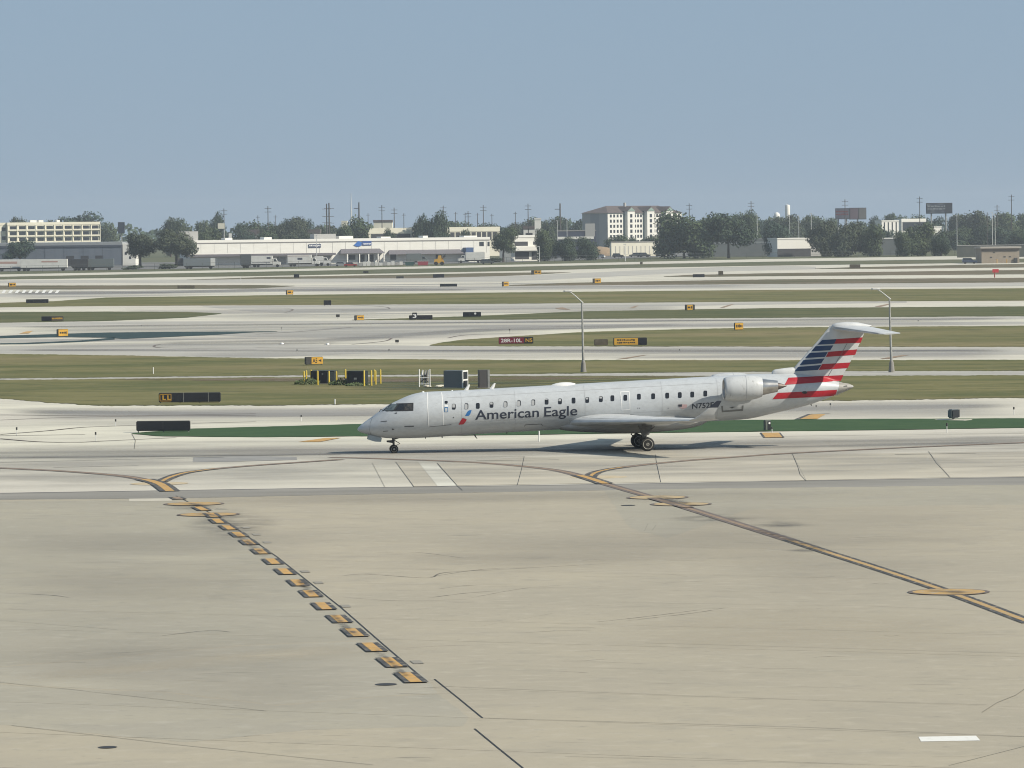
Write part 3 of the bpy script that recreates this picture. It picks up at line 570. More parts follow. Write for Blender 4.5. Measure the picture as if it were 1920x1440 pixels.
# cargo door, service panels, vents
skin('cargo_door_gap', ribbon([(983.5, 799), (985, 796.6), (1000, 795.6), (1015, 795), (1016.8, 797.5)], 1.1), m_panel, .009)
skin('rear_cargo_sill', ribbon(zoomC([(1283, 495), (1288, 548), (1510, 532), (1515, 490)]), 3.2), mat('sill_grey', (.20, .205, .20), .6), .009)
skin('vent', [zoomC([(1362, 503), (1400, 495), (1440, 497), (1400, 507)])], m_dark, .010)
skin('vent', [zoomA([(590, 568), (628, 560), (622, 576)])], m_dark, .009); skin('vent', [zoomA([(566, 745), (580, 740), (598, 750), (575, 757)])], m_dark, .009)
skin('vent', [zoomA([(708, 712), (818, 708), (815, 722), (712, 725)])], m_panel, .009); skin('vent', [zoomA([(1257, 612), (1267, 610), (1268, 622), (1258, 622)])], m_dark, .009)
skin('vent', [zoomA([(470, 768), (525, 764), (525, 772), (470, 776)])], m_panel, .009); skin('vent', [zoomA([(440, 660), (510, 652), (515, 662), (445, 666)])], m_panel, .009)
for u in (330, 350, 672, 1390): skin('vent', [zoomC([(u, 508), (u + 9, 506), (u + 9, 516), (u, 517)])], m_panel, .009)
skin('nose_seam', ribbon(zoomA([(350, 610), (325, 680), (318, 760), (330, 815)]), .5), m_panel, .007)
# small weathering smears on the lower nose and belly
m_seam = mat('skin_seam', (.43, .44, .45), .5)
for px in (862, 962, 1092, 1236, 1340):
    a_, b_ = ztop(PL(px, 760).x), zbot(PL(px, 760).x); xx = PL(px, 760).x
    skin('skin_seam', [([(xx, b_ + (a_ - b_) * .06), (xx + .02, b_ + (a_ - b_) * .06), (xx + .02, b_ + (a_ - b_) * .96), (xx, b_ + (a_ - b_) * .96)], [(0, 1, 2, 3)])], m_seam, .005, world=True)
for f_ in (.30, .86):
    x0_, x1_ = PL(835, 760).x, PL(1345, 760).x; q_ = [x0_ + (x1_ - x0_) * k / 12 for k in range(13)]; zf = lambda x: zbot(x) + (ztop(x) - zbot(x)) * f_
    skin('skin_seam', [([(x, zf(x)) for x in q_] + [(x, zf(x) + .018) for x in reversed(q_)], [tuple(range(26))])], m_seam, .005, world=True)
# lettering
def letters(txt, a, b, height_px, m, name, bold, squeeze=None):
    vs, fs, wd = text_mesh(txt, 1, bold); p, q = PS(*a), PS(*b); sx = math.hypot(q[0] - p[0], q[1] - p[1]) / wd
    r = PS(a[0], a[1] - height_px); cap = max(v[1] for v in vs) if squeeze is None else squeeze; sz = (r[1] - p[1]) / cap
    ex = ((q[0] - p[0]) / math.hypot(q[0] - p[0], q[1] - p[1]), (q[1] - p[1]) / math.hypot(q[0] - p[0], q[1] - p[1]))
    out = [(p[0] + v[0] * sx * ex[0], p[1] + v[0] * sx * ex[1] + v[1] * sz) for v in vs]
    return skin(name, [(out, fs)], m, .008, world=True)
letters('American', (891, 786.9), (1010.5, 781.4), 18.6, m_navy, 'airline_lettering', .010, .73)
letters('Eagle', (1020.5, 780.9), (1082.5, 778.2), 18.6, m_navy, 'airline_lettering', .010, .73)
letters('N752E', (1297.5, 766.4), (1338.5, 763.4), 9.6, m_navy, 'registration_lettering', .02)
sy = skin('flight_symbol', [zoomA([(1392, 600), (1418, 552), (1438, 536), (1466, 533), (1452, 575), (1436, 597)])], m_sky, .008)
skin('flight_symbol_tail', [zoomA([(1318, 698), (1345, 648), (1364, 622), (1412, 640), (1390, 675), (1372, 694)])], mat('symbol_red', (.42, .02, .035), .4), .008, sy)
skin('flight_symbol_head', [zoomA([(1372, 618), (1390, 603), (1430, 602), (1412, 634)])], mat('symbol_silver', (.52, .54, .56), .4), .008, sy)
fl = skin('flag_emblem', [zoomC([(790, 470), (835, 467), (890, 470), (885, 505), (840, 520), (795, 498)])], mat('emblem_red', (.50, .27, .27), .5, (.55, .45, .45), 14, 2, (.2, 1, 3)), .008)
skin('emblem_canton', [zoomC([(790, 471), (832, 468), (832, 494), (793, 496)])], m_navy, .012, fl)

# ---- fin
LEp = [(1476, 712), (1487, 692), (1506.7, 669), (1540, 631), (1556, 611)]; TEp = [(1560, 735), (1572.5, 716), (1581, 702), (1600, 668), (1620, 627)]
zt_f = PL(1580, 611).z; zb_f = PL(1530, 727).z
le = pchip([(p.z, p.x) for p in (PL(*q) for q in LEp)]); te = pchip([(p.z, p.x) for p in (PL(*q) for q in TEp)])
def foil(t):                                   # symmetric section, half thickness by chord share
    t = min(max(t, 0), 1); return 5 * (.2969 * t ** .5 - .126 * t - .3516 * t * t + .2843 * t ** 3 - .1036 * t ** 4)
def fin_half(x, z):
    if z < zb_f or z > zt_f: return 0.0
    a, b = le(z), te(z)
    return 0.0 if x <= a or x >= b else -foil((x - a) / (b - a)) * .115 * (b - a)
rings = []; NF = 15
for i in range(16):
    z = zb_f + (zt_f - zb_f) * i / 15; zz = max(z, zb_f + .001); a, b = le(zz), te(zz)
    ts = [(1 - math.cos(math.pi * k / NF)) / 2 for k in range(NF + 1)]
    rings.append([(a + t * (b - a), -foil(t) * .115 * (b - a), z) for t in ts] + [(a + t * (b - a), foil(t) * .115 * (b - a), z) for t in reversed(ts[1:-1])])
fin = MB().loft(rings).build('vertical_stabilizer', m_tail, plane, True)
STR = [('blue_stripe', m_blue, [(850, 345), (1010, 335), (985, 388), (800, 398)]), ('red_stripe', m_red, [(1010, 335), (1306, 315), (1283, 375), (985, 388)]),
 ('blue_stripe', m_blue, [(775, 415), (975, 405), (940, 460), (728, 472)]), ('blue_stripe', m_blue, [(710, 490), (912, 480), (880, 535), (658, 548)]), ('red_stripe', m_red, [(920, 478), (1243, 450), (1220, 512), (890, 535)]),
 ('blue_stripe', m_blue, [(640, 570), (875, 552), (838, 608), (596, 627)]), ('blue_stripe', m_blue, [(578, 648), (840, 625), (800, 682), (540, 698)]), ('red_stripe', m_red, [(850, 616), (1168, 597), (1136, 660), (808, 682)]),
 ('red_stripe', m_red, [(470, 770), (1088, 740), (1060, 803), (425, 850)]), ('red_stripe', m_red, [(350, 940), (1015, 905), (990, 970), (290, 1010)])]
for nm, m, p in STR: skin(nm, [zoomD(p)], m, .012, fin)
skin('rudder_gap', ribbon(zoomD([(1130, 380), (1060, 510), (1000, 610), (920, 745)]), .7), m_panel, .018, fin)
skin('tail_vent', [rrect(1508.5, 735.8, 5, 2.4, .9)], m_dark, .018)
tc = skin('tail_cone_cover', [zoomD([(1040, 822), (1150, 838), (1195, 858), (1192, 880), (1150, 905), (1000, 972)])], mat('tail_cone_metal', (.40, .39, .36), .5, (.30, .29, .27), 3, 4), .010)
skin('tail_vent', [zoomD([(1088, 862), (1130, 855), (1132, 872), (1090, 875)])], m_dark, .015)
# dorsal fairing in front of the fin
a0 = PL(1447, 699); rr = []
for px, yt, hw in ((1447, 698, .02), (1448.5, 695, .13), (1453, 692.8, .19), (1462, 691.4, .23), (1475, 689.6, .20), (1486, 688.8, .16), (1494, 690, .08)):
    t_, b_ = PL(px, yt).z, PL(px, 708).z; x = PL(px, 700).x
    rr.append([(x, hw * math.cos(k * math.pi / 6), b_ + (t_ - b_) * (.5 + .5 * math.sin(k * math.pi / 6))) for k in range(12)])
MB().loft(rr).build('dorsal_fairing', m_tail, plane, True)
# ---- horizontal tail
def wing_panel(secs, n=12):
    """secs: (y, x_le, chord, z, thickness share, incidence)"""
    R_ = []
    for y, xl, c, z, tk, inc in secs:
        ts = [(1 - math.cos(math.pi * k / n)) / 2 for k in range(n + 1)]
        up = [(xl + t * c, y, z + foil(t) * tk * c * 1.15 + inc * t * c) for t in ts]; lo = [(xl + t * c, y, z - foil(t) * tk * c * .85 + inc * t * c) for t in reversed(ts[1:-1])]
        R_.append(up + lo)
    return R_
hz = PL(1580, 613).z; hx = PL(1559, 614).x
for sgn, nm in ((-1, 'near'), (1, 'far')):
    st = MB().loft(wing_panel([(0, hx, 2.35, hz - .08, .14, .03), (sgn * .35, hx + .14, 2.35, hz - .10, .14, .03), (sgn * 3.9, hx + 2.05, 1.42, hz - .34, .10, .03), (sgn * 4.27, hx + 2.42, .97, hz - .36, .08, .03)])).build('horizontal_stabilizer', m_tail, plane, True)
    if sgn < 0:
        sb = MB().loft(wing_panel([(-.3, hx + .10, .30, hz, .3, .015), (-4.0, hx + 2.1, .16, hz - .305, .3, .015)])).build('leading_edge_strip', mat('worn_leading_edge', (.45, .46, .47), .4), st, True)
bl = []
for t, r in ((0, .02), (.05, .20), (.15, .30), (.4, .35), (.68, .28), (1, .04)):
    x = hx - .05 + t * 2.5; bl.append([(x, r * math.cos(k * math.pi / 6), hz - .01 + t * .05 + r * .85 * math.sin(k * math.pi / 6)) for k in range(12)])
MB().loft(bl).build('tail_bullet', m_tail, plane, True)
# ---- wings
wx = PL(1072, 797, -1.2).x
for sgn in (-1, 1):
    zr = 1.72
    W = MB().loft(wing_panel([(sgn * .6, wx - .3, 5.9, zr - .02, .12, .035), (sgn * 1.3, wx + .1, 5.4, zr + .02, .13, .04), (sgn * 4.2, wx + 1.85, 3.75, zr + .16, .115, .05), (sgn * 8, wx + 4.05, 2.6, zr + .33, .105, .045), (sgn * 10.9, wx + 5.72, 1.75, zr + .46, .095, .03)], 14)).build('wing', m_tail, plane, True)
    wl = []
    for k, (y, xl, c, z) in enumerate(((10.9, 5.72, 1.75, .46), (11.12, 5.92, 1.3, .52), (11.30, 6.36, .78, .82), (11.43, 6.80, .54, 1.18), (11.55, 7.26, .28, 1.58))):
        ts = [(1 - math.cos(math.pi * q / 8)) / 2 for q in range(9)]; lean = min(k, 2) / 2
        up = [(wx + xl + t * c, sgn * (y - foil(t) * .1 * c * lean), zr + z + foil(t) * .1 * c * (1 - lean) + .05) for t in ts]; lo = [(wx + xl + t * c, sgn * (y + foil(t) * .1 * c * lean), zr + z - foil(t) * .1 * c * (1 - lean) + .05) for t in reversed(ts[1:-1])]
        wl.append(up + lo)
    o = MB().loft(wl[:4]).build('winglet', m_tail, plane, True)
    MB().loft([[((p[0] - .0), p[1], p[2]) for p in r] for r in wl[3:]]).build('winglet_tip', m_navy, o, True)
    # slat gap lines, spoilers and flap fairings
    for f_, ic in ((.07, .003), (.62, .03)):
        MB().loft([[(wx + xl + c * f_, sgn * y, zr + z + foil(f_) * tk * c * 1.15 + ic * c + q) for q in (-.03, .006)] + [(wx + xl + c * f_ + .03, sgn * y, zr + z + foil(f_) * tk * c * 1.15 + ic * c + q) for q in (.006, -.03)] for y, xl, c, z, tk in ((1.5, .2, 5.3, .02, .13), (4.2, 1.85, 3.75, .16, .115), (8, 4.05, 2.6, .33, .105), (10.8, 5.66, 1.78, .455, .095))]).build('slat_gap', m_panel, W)
    for y, xl, c in ((2.9, 4.0, 1.9), (5.2, 4.3, 1.7), (8.0, 5.3, 1.5)):
        MB().loft([[(wx + xl + c * t, sgn * (y + r * math.cos(q * math.pi / 4)), zr - .05 + y * .045 - r * .6 + r * math.sin(q * math.pi / 4)) for q in range(8)] for t, r in ((0, .01), (.2, .1), (.6, .13), (1, .02))]).build('flap_track_fairing', m_tail, W, True)
# belly fairing
bf = []
bx0, bx1 = PL(1036, 800).x, PL(1330, 800).x; bz = PL(1120, 812.8).z
for i in range(19):
    t = i / 18; e = math.sin(math.pi * min(max(t, .004), .996)) ** .5; x = bx0 + (bx1 - bx0) * t
    fz = zbot(x); zl = fz + .25 - (fz + .25 - bz) * e ** .7; ztp = fz + .35 + .42 * e; hw = .25 + 1.25 * e
    bf.append([(x, hw * math.cos(q * math.pi / 12) * (1 if math.sin(q * math.pi / 12) < 0 else .98), (zl + ztp) / 2 + (ztp - zl) / 2 * math.sin(q * math.pi / 12)) for q in range(24)])
MB().loft(bf).build('belly_fairing', mat('grimy_belly_paint', (.42, .43, .43), .5, (.27, .275, .27), .8, 5, (.4, 1, 1)), plane, True)
# ---- engines
def lathe(x0, prof, cy, cz, n=28, tilt=0.0):
    return [[(x0 + x, cy + r * math.cos(k * 2 * math.pi / n), cz + tilt * x + r * math.sin(k * 2 * math.pi / n)) for k in range(n)] for x, r in prof]
for sgn in (-1, 1):
    cy = sgn * 2.45; c0 = PL(1357, 729.5, -2.45); c1 = PL(1428, 725.8, -2.45); ln = c1.x - c0.x; tl_ = (c1.z - c0.z) / ln
    en = MB().loft(lathe(c0.x, [(.9, .50), (.25, .52), (.06, .56), (0, .61), (.03, .655), (.14, .70), (.45, .745), (1.0, .76), (1.6, .74), (2.0, .68), (ln, .58), (ln - .05, .50), (ln - .5, .46)], cy, c0.z, 32, tl_), False).build('engine_nacelle', mat('nacelle_paint', (.56, .575, .58), .36, (.48, .49, .49), 3.0, 8, (1, 1, .5), lo=.45, hi=.75, extra=[((.30, .30, .29), 6.0, .60, .72, .6)]), plane, True)
    MB().loft(lathe(c0.x, [(.02, .655), (-.012, .61), (.02, .555), (.1, .545)], cy, c0.z, 32, tl_), False).build('intake_lip', m_metal, en, True)
    for x_, r_ in ((1.28, .757),): MB().loft(lathe(c0.x, [(x_, r_), (x_, r_ + .004), (x_ + .025, r_ + .004), (x_ + .025, r_)], cy, c0.z, 32, tl_)).build('cowl_seam', m_seam, en, True)
    MB().loft(lathe(c0.x, [(.85, .505), (.86, .02)], cy, c0.z, 24, tl_)).build('fan_disc', m_dark, en, True)
    MB().loft(lathe(c0.x, [(.40, .01), (.5, .08), (.86, .17)], cy, c0.z, 16, tl_)).build('spinner', m_strut, en, True)
    MB().loft(lathe(c0.x, [(ln - .4, .50), (ln - .02, .505), (ln + .4, .43), (ln + .95, .345), (ln + .95, .31), (ln + .5, .30)], cy, c0.z, 28, tl_), False).build('exhaust_nozzle', m_metal, en, True)
    MB().loft(lathe(c0.x, [(ln + .3, .22), (ln + .9, .24), (ln + 1.2, .15), (ln + 1.55, .02)], cy, c0.z, 20, tl_)).build('exhaust_plug', mat('burnt_metal', (.13, .11, .10), .5, metal=.6), en, True)
    MB().loft([[(c0.x + .5 + t * 2.4, sgn * y, c0.z + .05 + tl_ * t * 2.4 + q * foil(max(t, .001)) * .28) for t in (.0, .1, .3, .6, 1.0) for q in (1,)] + [(c0.x + .5 + t * 2.4, sgn * y, c0.z + .05 + tl_ * t * 2.4 - foil(max(t, .001)) * .28) for t in (.6, .3, .1)] for y in (.9, 1.9)]).build('engine_pylon', m_tail, plane, True)
# ---- antennas
def blade(px, py, hpx, back, name='blade_antenna', m=m_white, dn=1, wf=1.0):
    p = PL(px, py); h = hpx / 31.3
    MB().loft([[(p.x + dx + b0, y, p.z - .08 * dn + zz * dn) for dx, y in ((0, 0), (c * .4, -wq), (c, 0), (c * .4, wq))] for zz, c, b0, wq in ((0, .30 * wf, 0, .04), (h * .7 + .08, .17 * wf, back * .7, .025), (h + .08, .09 * wf, back, .01))]).build(name, m, plane)
blade(868, 731.5, 10.5, .34); blade(916, 729, 10.5, .34)
blade(886, 815, 8, .26, 'blade_antenna', m_strut, -1, .4); blade(827, 818.5, 3, .05, 'drain_mast', m_strut, -1, .35); blade(796, 820.5, 2, .04, 'drain_mast', m_strut, -1, .35); blade(948, 810.5, 3, .06, 'drain_mast', m_strut, -1, .35)
blade(1518, 757, 4, .1, 'drain_mast', m_strut, -1, .35)
def hump(px0, px1, py, h, hw, name, m):
    a, b = PL(px0, py), PL(px1, py); R_ = []
    for i in range(9):
        t = i / 8; e = max(math.sin(math.pi * t), .03) ** .45; x = a.x + (b.x - a.x) * t; z = ztop(x) - .10
        R_.append([(x, hw * e * math.cos(k * math.pi / 8), z + (h + .10) * e * math.sin(k * math.pi / 8)) for k in range(9)])
    MB().loft(R_).build(name, m, plane, True)
hump(1030, 1083, 720, .14, .42, 'radome', m_white); hump(789, 797, 735, .06, .14, 'beacon', m_white); hump(845, 850, 733, .05, .08, 'beacon', m_white)
MB().tube([PL(711, 772, -.35), PL(714, 767.5, -.5), PL(718, 769, -.55)], .018, 6).build('wiper', m_dark, plane)
# ---- landing gear
def wheel(name, x, y, z, r, wd, parent):
    prof = [(-wd * .5, r * .62), (-wd * .5, r * .82), (-wd * .38, r * .95), (-wd * .15, r), (wd * .15, r), (wd * .38, r * .95), (wd * .5, r * .82), (wd * .5, r * .62)]
    n = 28; R_ = [[(x + q * math.cos(k * 2 * math.pi / n), y + dy, z + q * math.sin(k * 2 * math.pi / n)) for k in range(n)] for dy, q in prof]
    t = MB().loft(R_).build(name, m_tyre, parent, True)
    for s in (-1, 1):
        pr = [(s * wd * .49, r * .72), (s * wd * .54, r * .67), (s * wd * .44, r * .55), (s * wd * .40, r * .30), (s * wd * .52, r * .22), (s * wd * .54, r * .02)]
        MB().loft([[(x + q * math.cos(k * 2 * math.pi / 20), y + dy, z + q * math.sin(k * 2 * math.pi / 20)) for k in range(20)] for dy, q in pr]).build('rim', m_rim, t, True)
    return t
ng = MB()
n0 = PL(738.5, 842.5); nr = .255
nst = ng.tube([(n0.x, 0, nr), (n0.x - .02, 0, .75), (n0.x - .06, 0, 1.15)], [.055, .075, .09], 10).tube([(n0.x, -.24, nr), (n0.x, .24, nr)], .04, 8).build('nose_gear_strut', m_strut, plane, True)
for y in (-.19, .19): wheel('nose_wheel', n0.x, y, nr, nr, .17, plane)
MB().tube([(n0.x, 0, .80), (n0.x + .36, 0, .58), (n0.x + .08, 0, .42)], .03, 6).build('torque_link', m_dark, nst)
MB().tube([(n0.x - .05, 0, .82), (n0.x + .75, 0, 1.05)], .04, 6).build('drag_brace', m_strut, nst)
MB().tube([(n0.x - .42, -.12, .72), (n0.x - .05, -.12, .70)], [.05, .09], 10).tube([(n0.x - .42, .12, .72), (n0.x - .05, .12, .70)], [.05, .09], 10).build('taxi_light', m_dark, nst, True)
g = [PL(*p, -.32) for p in ((691, 815), (716, 821), (714.5, 828.6), (703, 828), (689.5, 824))]
MB().prism([(p.x, p.z) for p in g], -.34, -.31).build('nose_gear_door', mat('door_grey_blue', (.36, .41, .43), .45), plane)
MB().prism([(p.x, p.z) for p in g], .31, .34).build('nose_gear_door', MATS['door_grey_blue'], plane)
for sgn in (-1, 1):
    mx_ = PL(1214, 833, -2.3).x; mr = .42; y = sgn * 2.06
    st = MB().tube([(mx_ - .05, y, mr), (mx_ - .12, y, 1.0), (mx_ - .18, y * .98, 1.6)], [.10, .12, .13], 12).tube([(mx_, y - .42, mr), (mx_, y + .42, mr)], .06, 8).build('main_gear_strut', m_strut, plane, True)
    for dy in (-.27, .27): wheel('main_wheel', mx_, y + dy, mr, mr, .28, plane)
    MB().tube([(mx_ - .1, y, .95), (mx_ - .05, y - sgn * 1.0, 1.35)], .05, 8).tube([(mx_ - .12, y, 1.05), (mx_ + .5, y, 1.45)], .045, 8).build('side_brace', m_strut, st)
    MB().tube([(mx_ - .12, y, 1.1), (mx_ - .42, y, .82), (mx_ - .1, y, .5)], .04, 6).build('torque_link', m_dark, st)
    MB().prism([(mx_ - .55, 1.55), (mx_ + .3, 1.55), (mx_ + .12, 1.0), (mx_ - .3, .85)], y + sgn * .20, y + sgn * .22).build('main_gear_door', m_strut, plane)

# ================================================================== AIRFIELD SIGNS, LAMPS, CABINETS
m_sblk = mat('sign_black', (.018, .020, .026), .45)
m_scab = mat('sign_cabinet', (.04, .042, .042), .55, (.06, .06, .055), 3, 3)
m_syel = mat('sign_yellow', (.72, .40, .045), .5, (.62, .36, .06), 2, 3)
m_sred = mat('sign_red', (.20, .02, .045), .5)
m_sbrn = mat('weathered_brown_cabinet', (.10, .085, .06), .7, (.14, .12, .085), 2, 4)
m_swht = mat('sign_white', (.80, .80, .78), .5)
m_ink = mat('sign_ink', (.03, .028, .025), .6)
m_galv = mat('galvanised_steel', (.42, .42, .40), .5, (.33, .33, .31), 4, 4, metal=.3)
def glyphs(txt, x0, x1, z0, z1, y, m, parent, bold=.02, name='lettering'):
    vs, fs, wd = text_mesh(txt, 1, bold); zs = [v[1] for v in vs]; a, b = min(zs), max(zs)
    o = MB(); o.add([(x0 + v[0] / wd * (x1 - x0), y, z0 + (v[1] - a) / (b - a) * (z1 - z0)) for v in vs], fs)
    me = bpy.data.meshes.new(name); me.from_pydata(o.v, [], o.f); me.update(); me.materials.append(m)
    ob = bpy.data.objects.new(name, me); C.objects.link(ob); ob.parent = parent; ob['kind'] = 'stuff' if len(txt) > 1 else ''
    if len(txt) == 1: del ob['kind']
    return ob
def marks(x0, x1, z0, z1, y, parent, m=None, rows=1, n=4, seed=1):
    """writing too far off to read: short strokes in rows"""
    r = random.Random(seed); b = MB(); h = (z1 - z0) / rows
    for k in range(rows):
        x = x0
        while x < x1 - .05:
            wd = (x1 - x0) / n * r.uniform(.5, 1.0); zb = z0 + k * h + h * .2
            b.box((x, y - .004, zb + r.uniform(0, h * .15)), (min(x + wd * .78, x1), y, zb + h * r.uniform(.45, .65))); x += wd
    ob = b.build('lettering', m or m_ink, parent); ob['kind'] = 'stuff'; return ob
SIGN_GROUP = 'airfield guidance signs'
def sign(x0, x1, yt, yb, label, faces, rot=0.0, body=None, depth=.42, legs=True, cat='sign', name='airfield_sign', gap=None):
    """faces: (from, to, material, kind, text) shares of the front"""
    cx = (x0 + x1) / 2; g = G(cx, yb); sc = F / g.y; wd = (x1 - x0) / sc / max(math.cos(rot), .5); hh = (yb - yt) / sc
    if rot: wd = max(.35, (x1 - x0) / sc - depth * abs(math.sin(rot))) / math.cos(rot)
    lg = .12 * hh if gap is None else gap
    t = empty(name, g, rot); tag(t, label, cat, SIGN_GROUP)
    MB().box((-wd / 2, -depth / 2, lg), (wd / 2, depth / 2, hh)).build('cabinet', body or m_scab, t, bevel=min(.05, depth / 5))
    if legs:
        n = max(2, int(wd / 1.6) + 1); 
        for i in range(n):
            x = -wd / 2 + .12 + (wd - .24) * i / (n - 1); MB().tube([(x, 0, -.05), (x, 0, lg + .02)], .035, 8).build('leg', m_galv, t)
    for a, b, m, kind, txt in faces:
        u0, u1 = -wd / 2 + wd * a + .03, -wd / 2 + wd * b - .03; z0, z1 = lg + .04, hh - .04; y = -depth / 2
        f = MB().box((u0, y - .012, z0), (u1, y + .01, z1)).build('face', m, t)
        if kind == 'text': glyphs(txt[0], u0 + (u1 - u0) * .08, u1 - (u1 - u0) * .08, z0 + (z1 - z0) * .18, z1 - (z1 - z0) * .18, y - .018, txt[1], f)
        if kind == 'marks': marks(u0 + (u1 - u0) * .12, u1 - (u1 - u0) * .1, z0 + (z1 - z0) * .12, z1 - (z1 - z0) * .1, y - .013, f, rows=txt[0], n=txt[1], seed=int(x0))
        if kind == 'arrow':
            w_, h_ = (u1 - u0), (z1 - z0); ax = u0 + w_ * .72; az = z0 + h_ * .5
            MB().add([(ax + w_ * .14, y - .018, az + h_ * .22), (ax + w_ * .14, y - .018, az - h_ * .22), (ax - w_ * .12, y - .018, az)], [(0, 1, 2)]).build('arrow', m_ink, f)
            glyphs(txt[0], u0 + w_ * .08, u0 + w_ * .5, z0 + h_ * .15, z1 - h_ * .15, y - .018, m_ink, f)
    return t, wd, hh, lg
# the long black sign with the yellow LL
t, wd, hh, lg = sign(298, 414, 736, 756, 'long black sign with yellow LL panel at its left end in the near grass', [(.0, .21, m_sblk, None, None), (.215, .40, m_sblk, None, None), (.405, .80, m_sblk, None, None), (.805, 1, m_sblk, None, None)])
x0 = -wd / 2 + .08; x1 = -wd / 2 + wd * .205; z0, z1 = lg + .08, hh - .08; y = -.235
for a, b in (((x0, z0), (x1, z0 + .045)), ((x0, z1 - .045), (x1, z1)), ((x0, z0), (x0 + .045, z1)), ((x1 - .045, z0), (x1, z1))): MB().box((a[0], y - .004, a[1]), (b[0], y, b[1])).build('yellow_border', m_syel, t)
for k in range(2): glyphs('L', x0 + .22 + k * .38, x0 + .48 + k * .38, z0 + .11, z1 - .11, y - .003, m_syel, t, .03)
for f_ in (.40, .80): MB().box((-wd / 2 + wd * f_, -.24, lg), (-wd / 2 + wd * f_ + .03, -.226, hh + .01)).build('seam', m_galv, t)
# big blank black board
sign(256, 357, 789, 811, 'blank black board on short legs at the tip of the green turf', [(0, .5, m_sblk, None, None), (.5, 1, m_sblk, None, None)], gap=.12, name='blank_board', cat='board')
sign(571, 606, 669, 685, 'yellow A5 arrow sign with dark rounded end above the yellow bollards', [(.0, .3, m_scab, None, None), (.32, 1, m_syel, 'arrow', ('A5',))], .35)
t, wd, hh, lg = sign(935, 1000, 632, 646, 'dark red runway sign reading 28R-10L beside a black N5 panel', [(0, .74, m_sred, 'text', ('28R-10L', m_swht)), (.75, 1, m_sblk, 'text', ('N5', m_syel))])
sign(1114, 1140, 636, 649, 'weathered brown sign cabinet left of the wide yellow sign', [], body=m_sbrn)
sign(1150, 1213, 633, 649, 'wide yellow sign with two lines of black writing and black end panel', [(.02, .74, m_syel, 'marks', (2, 7)), (.75, 1, m_sblk, None, None)])
sign(1376, 1394, 605, 620, 'small yellow sign near the top of the grass left of the striped tail', [(0, 1, m_syel, 'marks', (1, 3))], .3)
sign(1284, 1303, 571, 583, 'small yellow barrel-like sign with dark ends on the middle taxiway edge', [(.18, .78, m_syel, 'marks', (1, 1))], .2)
sign(664, 683, 591, 601.5, 'small yellow sign with dark left end beside the pavement left of the number 3', [(.2, 1, m_syel, 'marks', (1, 4))], .3)
sign(767, 811, 591, 600, 'long low black sign standing behind the white number 3', [(0, 1, m_sblk, None, None)])
t, wd, hh, lg = sign(773, 782, 586, 600.5, 'narrow upright black marker with a white number 3', [(0, 1, m_sblk, 'text', ('3', m_swht))], depth=.3, name='distance_marker', cat='marker')
t, wd, hh, lg = sign(868, 902, 585, 595, 'black sign with a single white lamp dot right of the number 3', [(0, .35, m_sblk, None, None), (.36, 1, m_sblk, None, None)])
MB().tube([(wd * .18, -.26, hh * .72), (wd * .18, -.222, hh * .72)], .16, 12).build('lamp', m_swht, t)
sign(607, 621, 563, 573, 'small square black sign in the broad grass band', [(0, .5, m_sblk, None, None), (.5, 1, m_sblk, None, None)])
sign(49, 91, 561, 569, 'long black three-panel sign at the far left pavement edge', [(0, .34, m_sblk, None, None), (.35, .66, m_sblk, 'marks', (1, 5)), (.67, 1, m_sblk, None, None)])
t, wd, hh, lg = sign(78, 119, 593, 603, 'black sign with dull yellow characters on the left grass tongue', [(0, .45, m_sblk, None, None), (.46, 1, m_sbrn, None, None)])
marks(-wd * .02, wd * .46, lg + .12, hh - .1, -.226, t, m_syel, 1, 5, 3)
sign(106, 128, 617, 632.5, 'yellow sign with dark left end beside the teal turf', [(.1, 1, m_syel, 'marks', (1, 3))], .35)
sign(536, 550, 544, 553.5, 'small yellow sign above the broad grass band left of centre', [(.1, 1, m_syel, 'marks', (1, 1))], .35)
sign(15, 30, 530, 538.5, 'tiny yellow sign at the far left beyond the runway bars', [(.1, 1, m_syel, 'marks', (1, 2))], .2)
sign(333, 365, 535, 541.5, 'low brownish sign in the brown grass strip on the left', [(0, 1, m_sbrn, None, None)], body=m_sbrn)
sign(551, 561, 514, 521.5, 'tiny black sign on the far pale strip below the box trucks', [(0, 1, m_sblk, None, None)])
sign(812, 833, 514, 521.5, 'small black sign at the far grass edge below the yellow loader', [(0, 1, m_sblk, None, None)])
sign(743, 757, 518, 522.5, 'tiny low grey sign on the far brown grass', [(0, 1, m_scab, None, None)])
sign(681, 691, 508, 512.5, 'tiny grey sign on the farthest green strip', [(0, 1, m_scab, None, None)])
sign(825, 857, 532, 538, 'flat black sign alone on the grey far taxiway', [(0, 1, m_sblk, None, None)])
sign(941, 954, 528, 538, 'tiny yellow sign right of the flat black sign on the far taxiway', [(.2, 1, m_syel, 'marks', (1, 3))], .3)
sign(996, 1015, 507, 515.5, 'small yellow sign with dark left half at the tip of far grass', [(.3, 1, m_syel, 'marks', (1, 2))])
sign(1111, 1127, 522, 532, 'small yellow sign with sloping top on far taxiway above the left lamp post', [(.2, 1, m_syel, 'marks', (1, 2))], .3)
sign(1299, 1321, 514, 520.5, 'small black sign in the far brown grass right of centre', [(0, 1, m_sblk, None, None)])
sign(1347, 1356, 508, 517, 'tiny upright brown cabinet in the far brown grass', [], body=m_sbrn)
sign(1593, 1613, 496, 503.5, 'small dark brown cabinet on the far right grass tongue', [], body=m_sbrn)
sign(1200, 1205, 491, 496, 'tiny dark post sign on the farthest pale strip', [], body=m_sbrn)
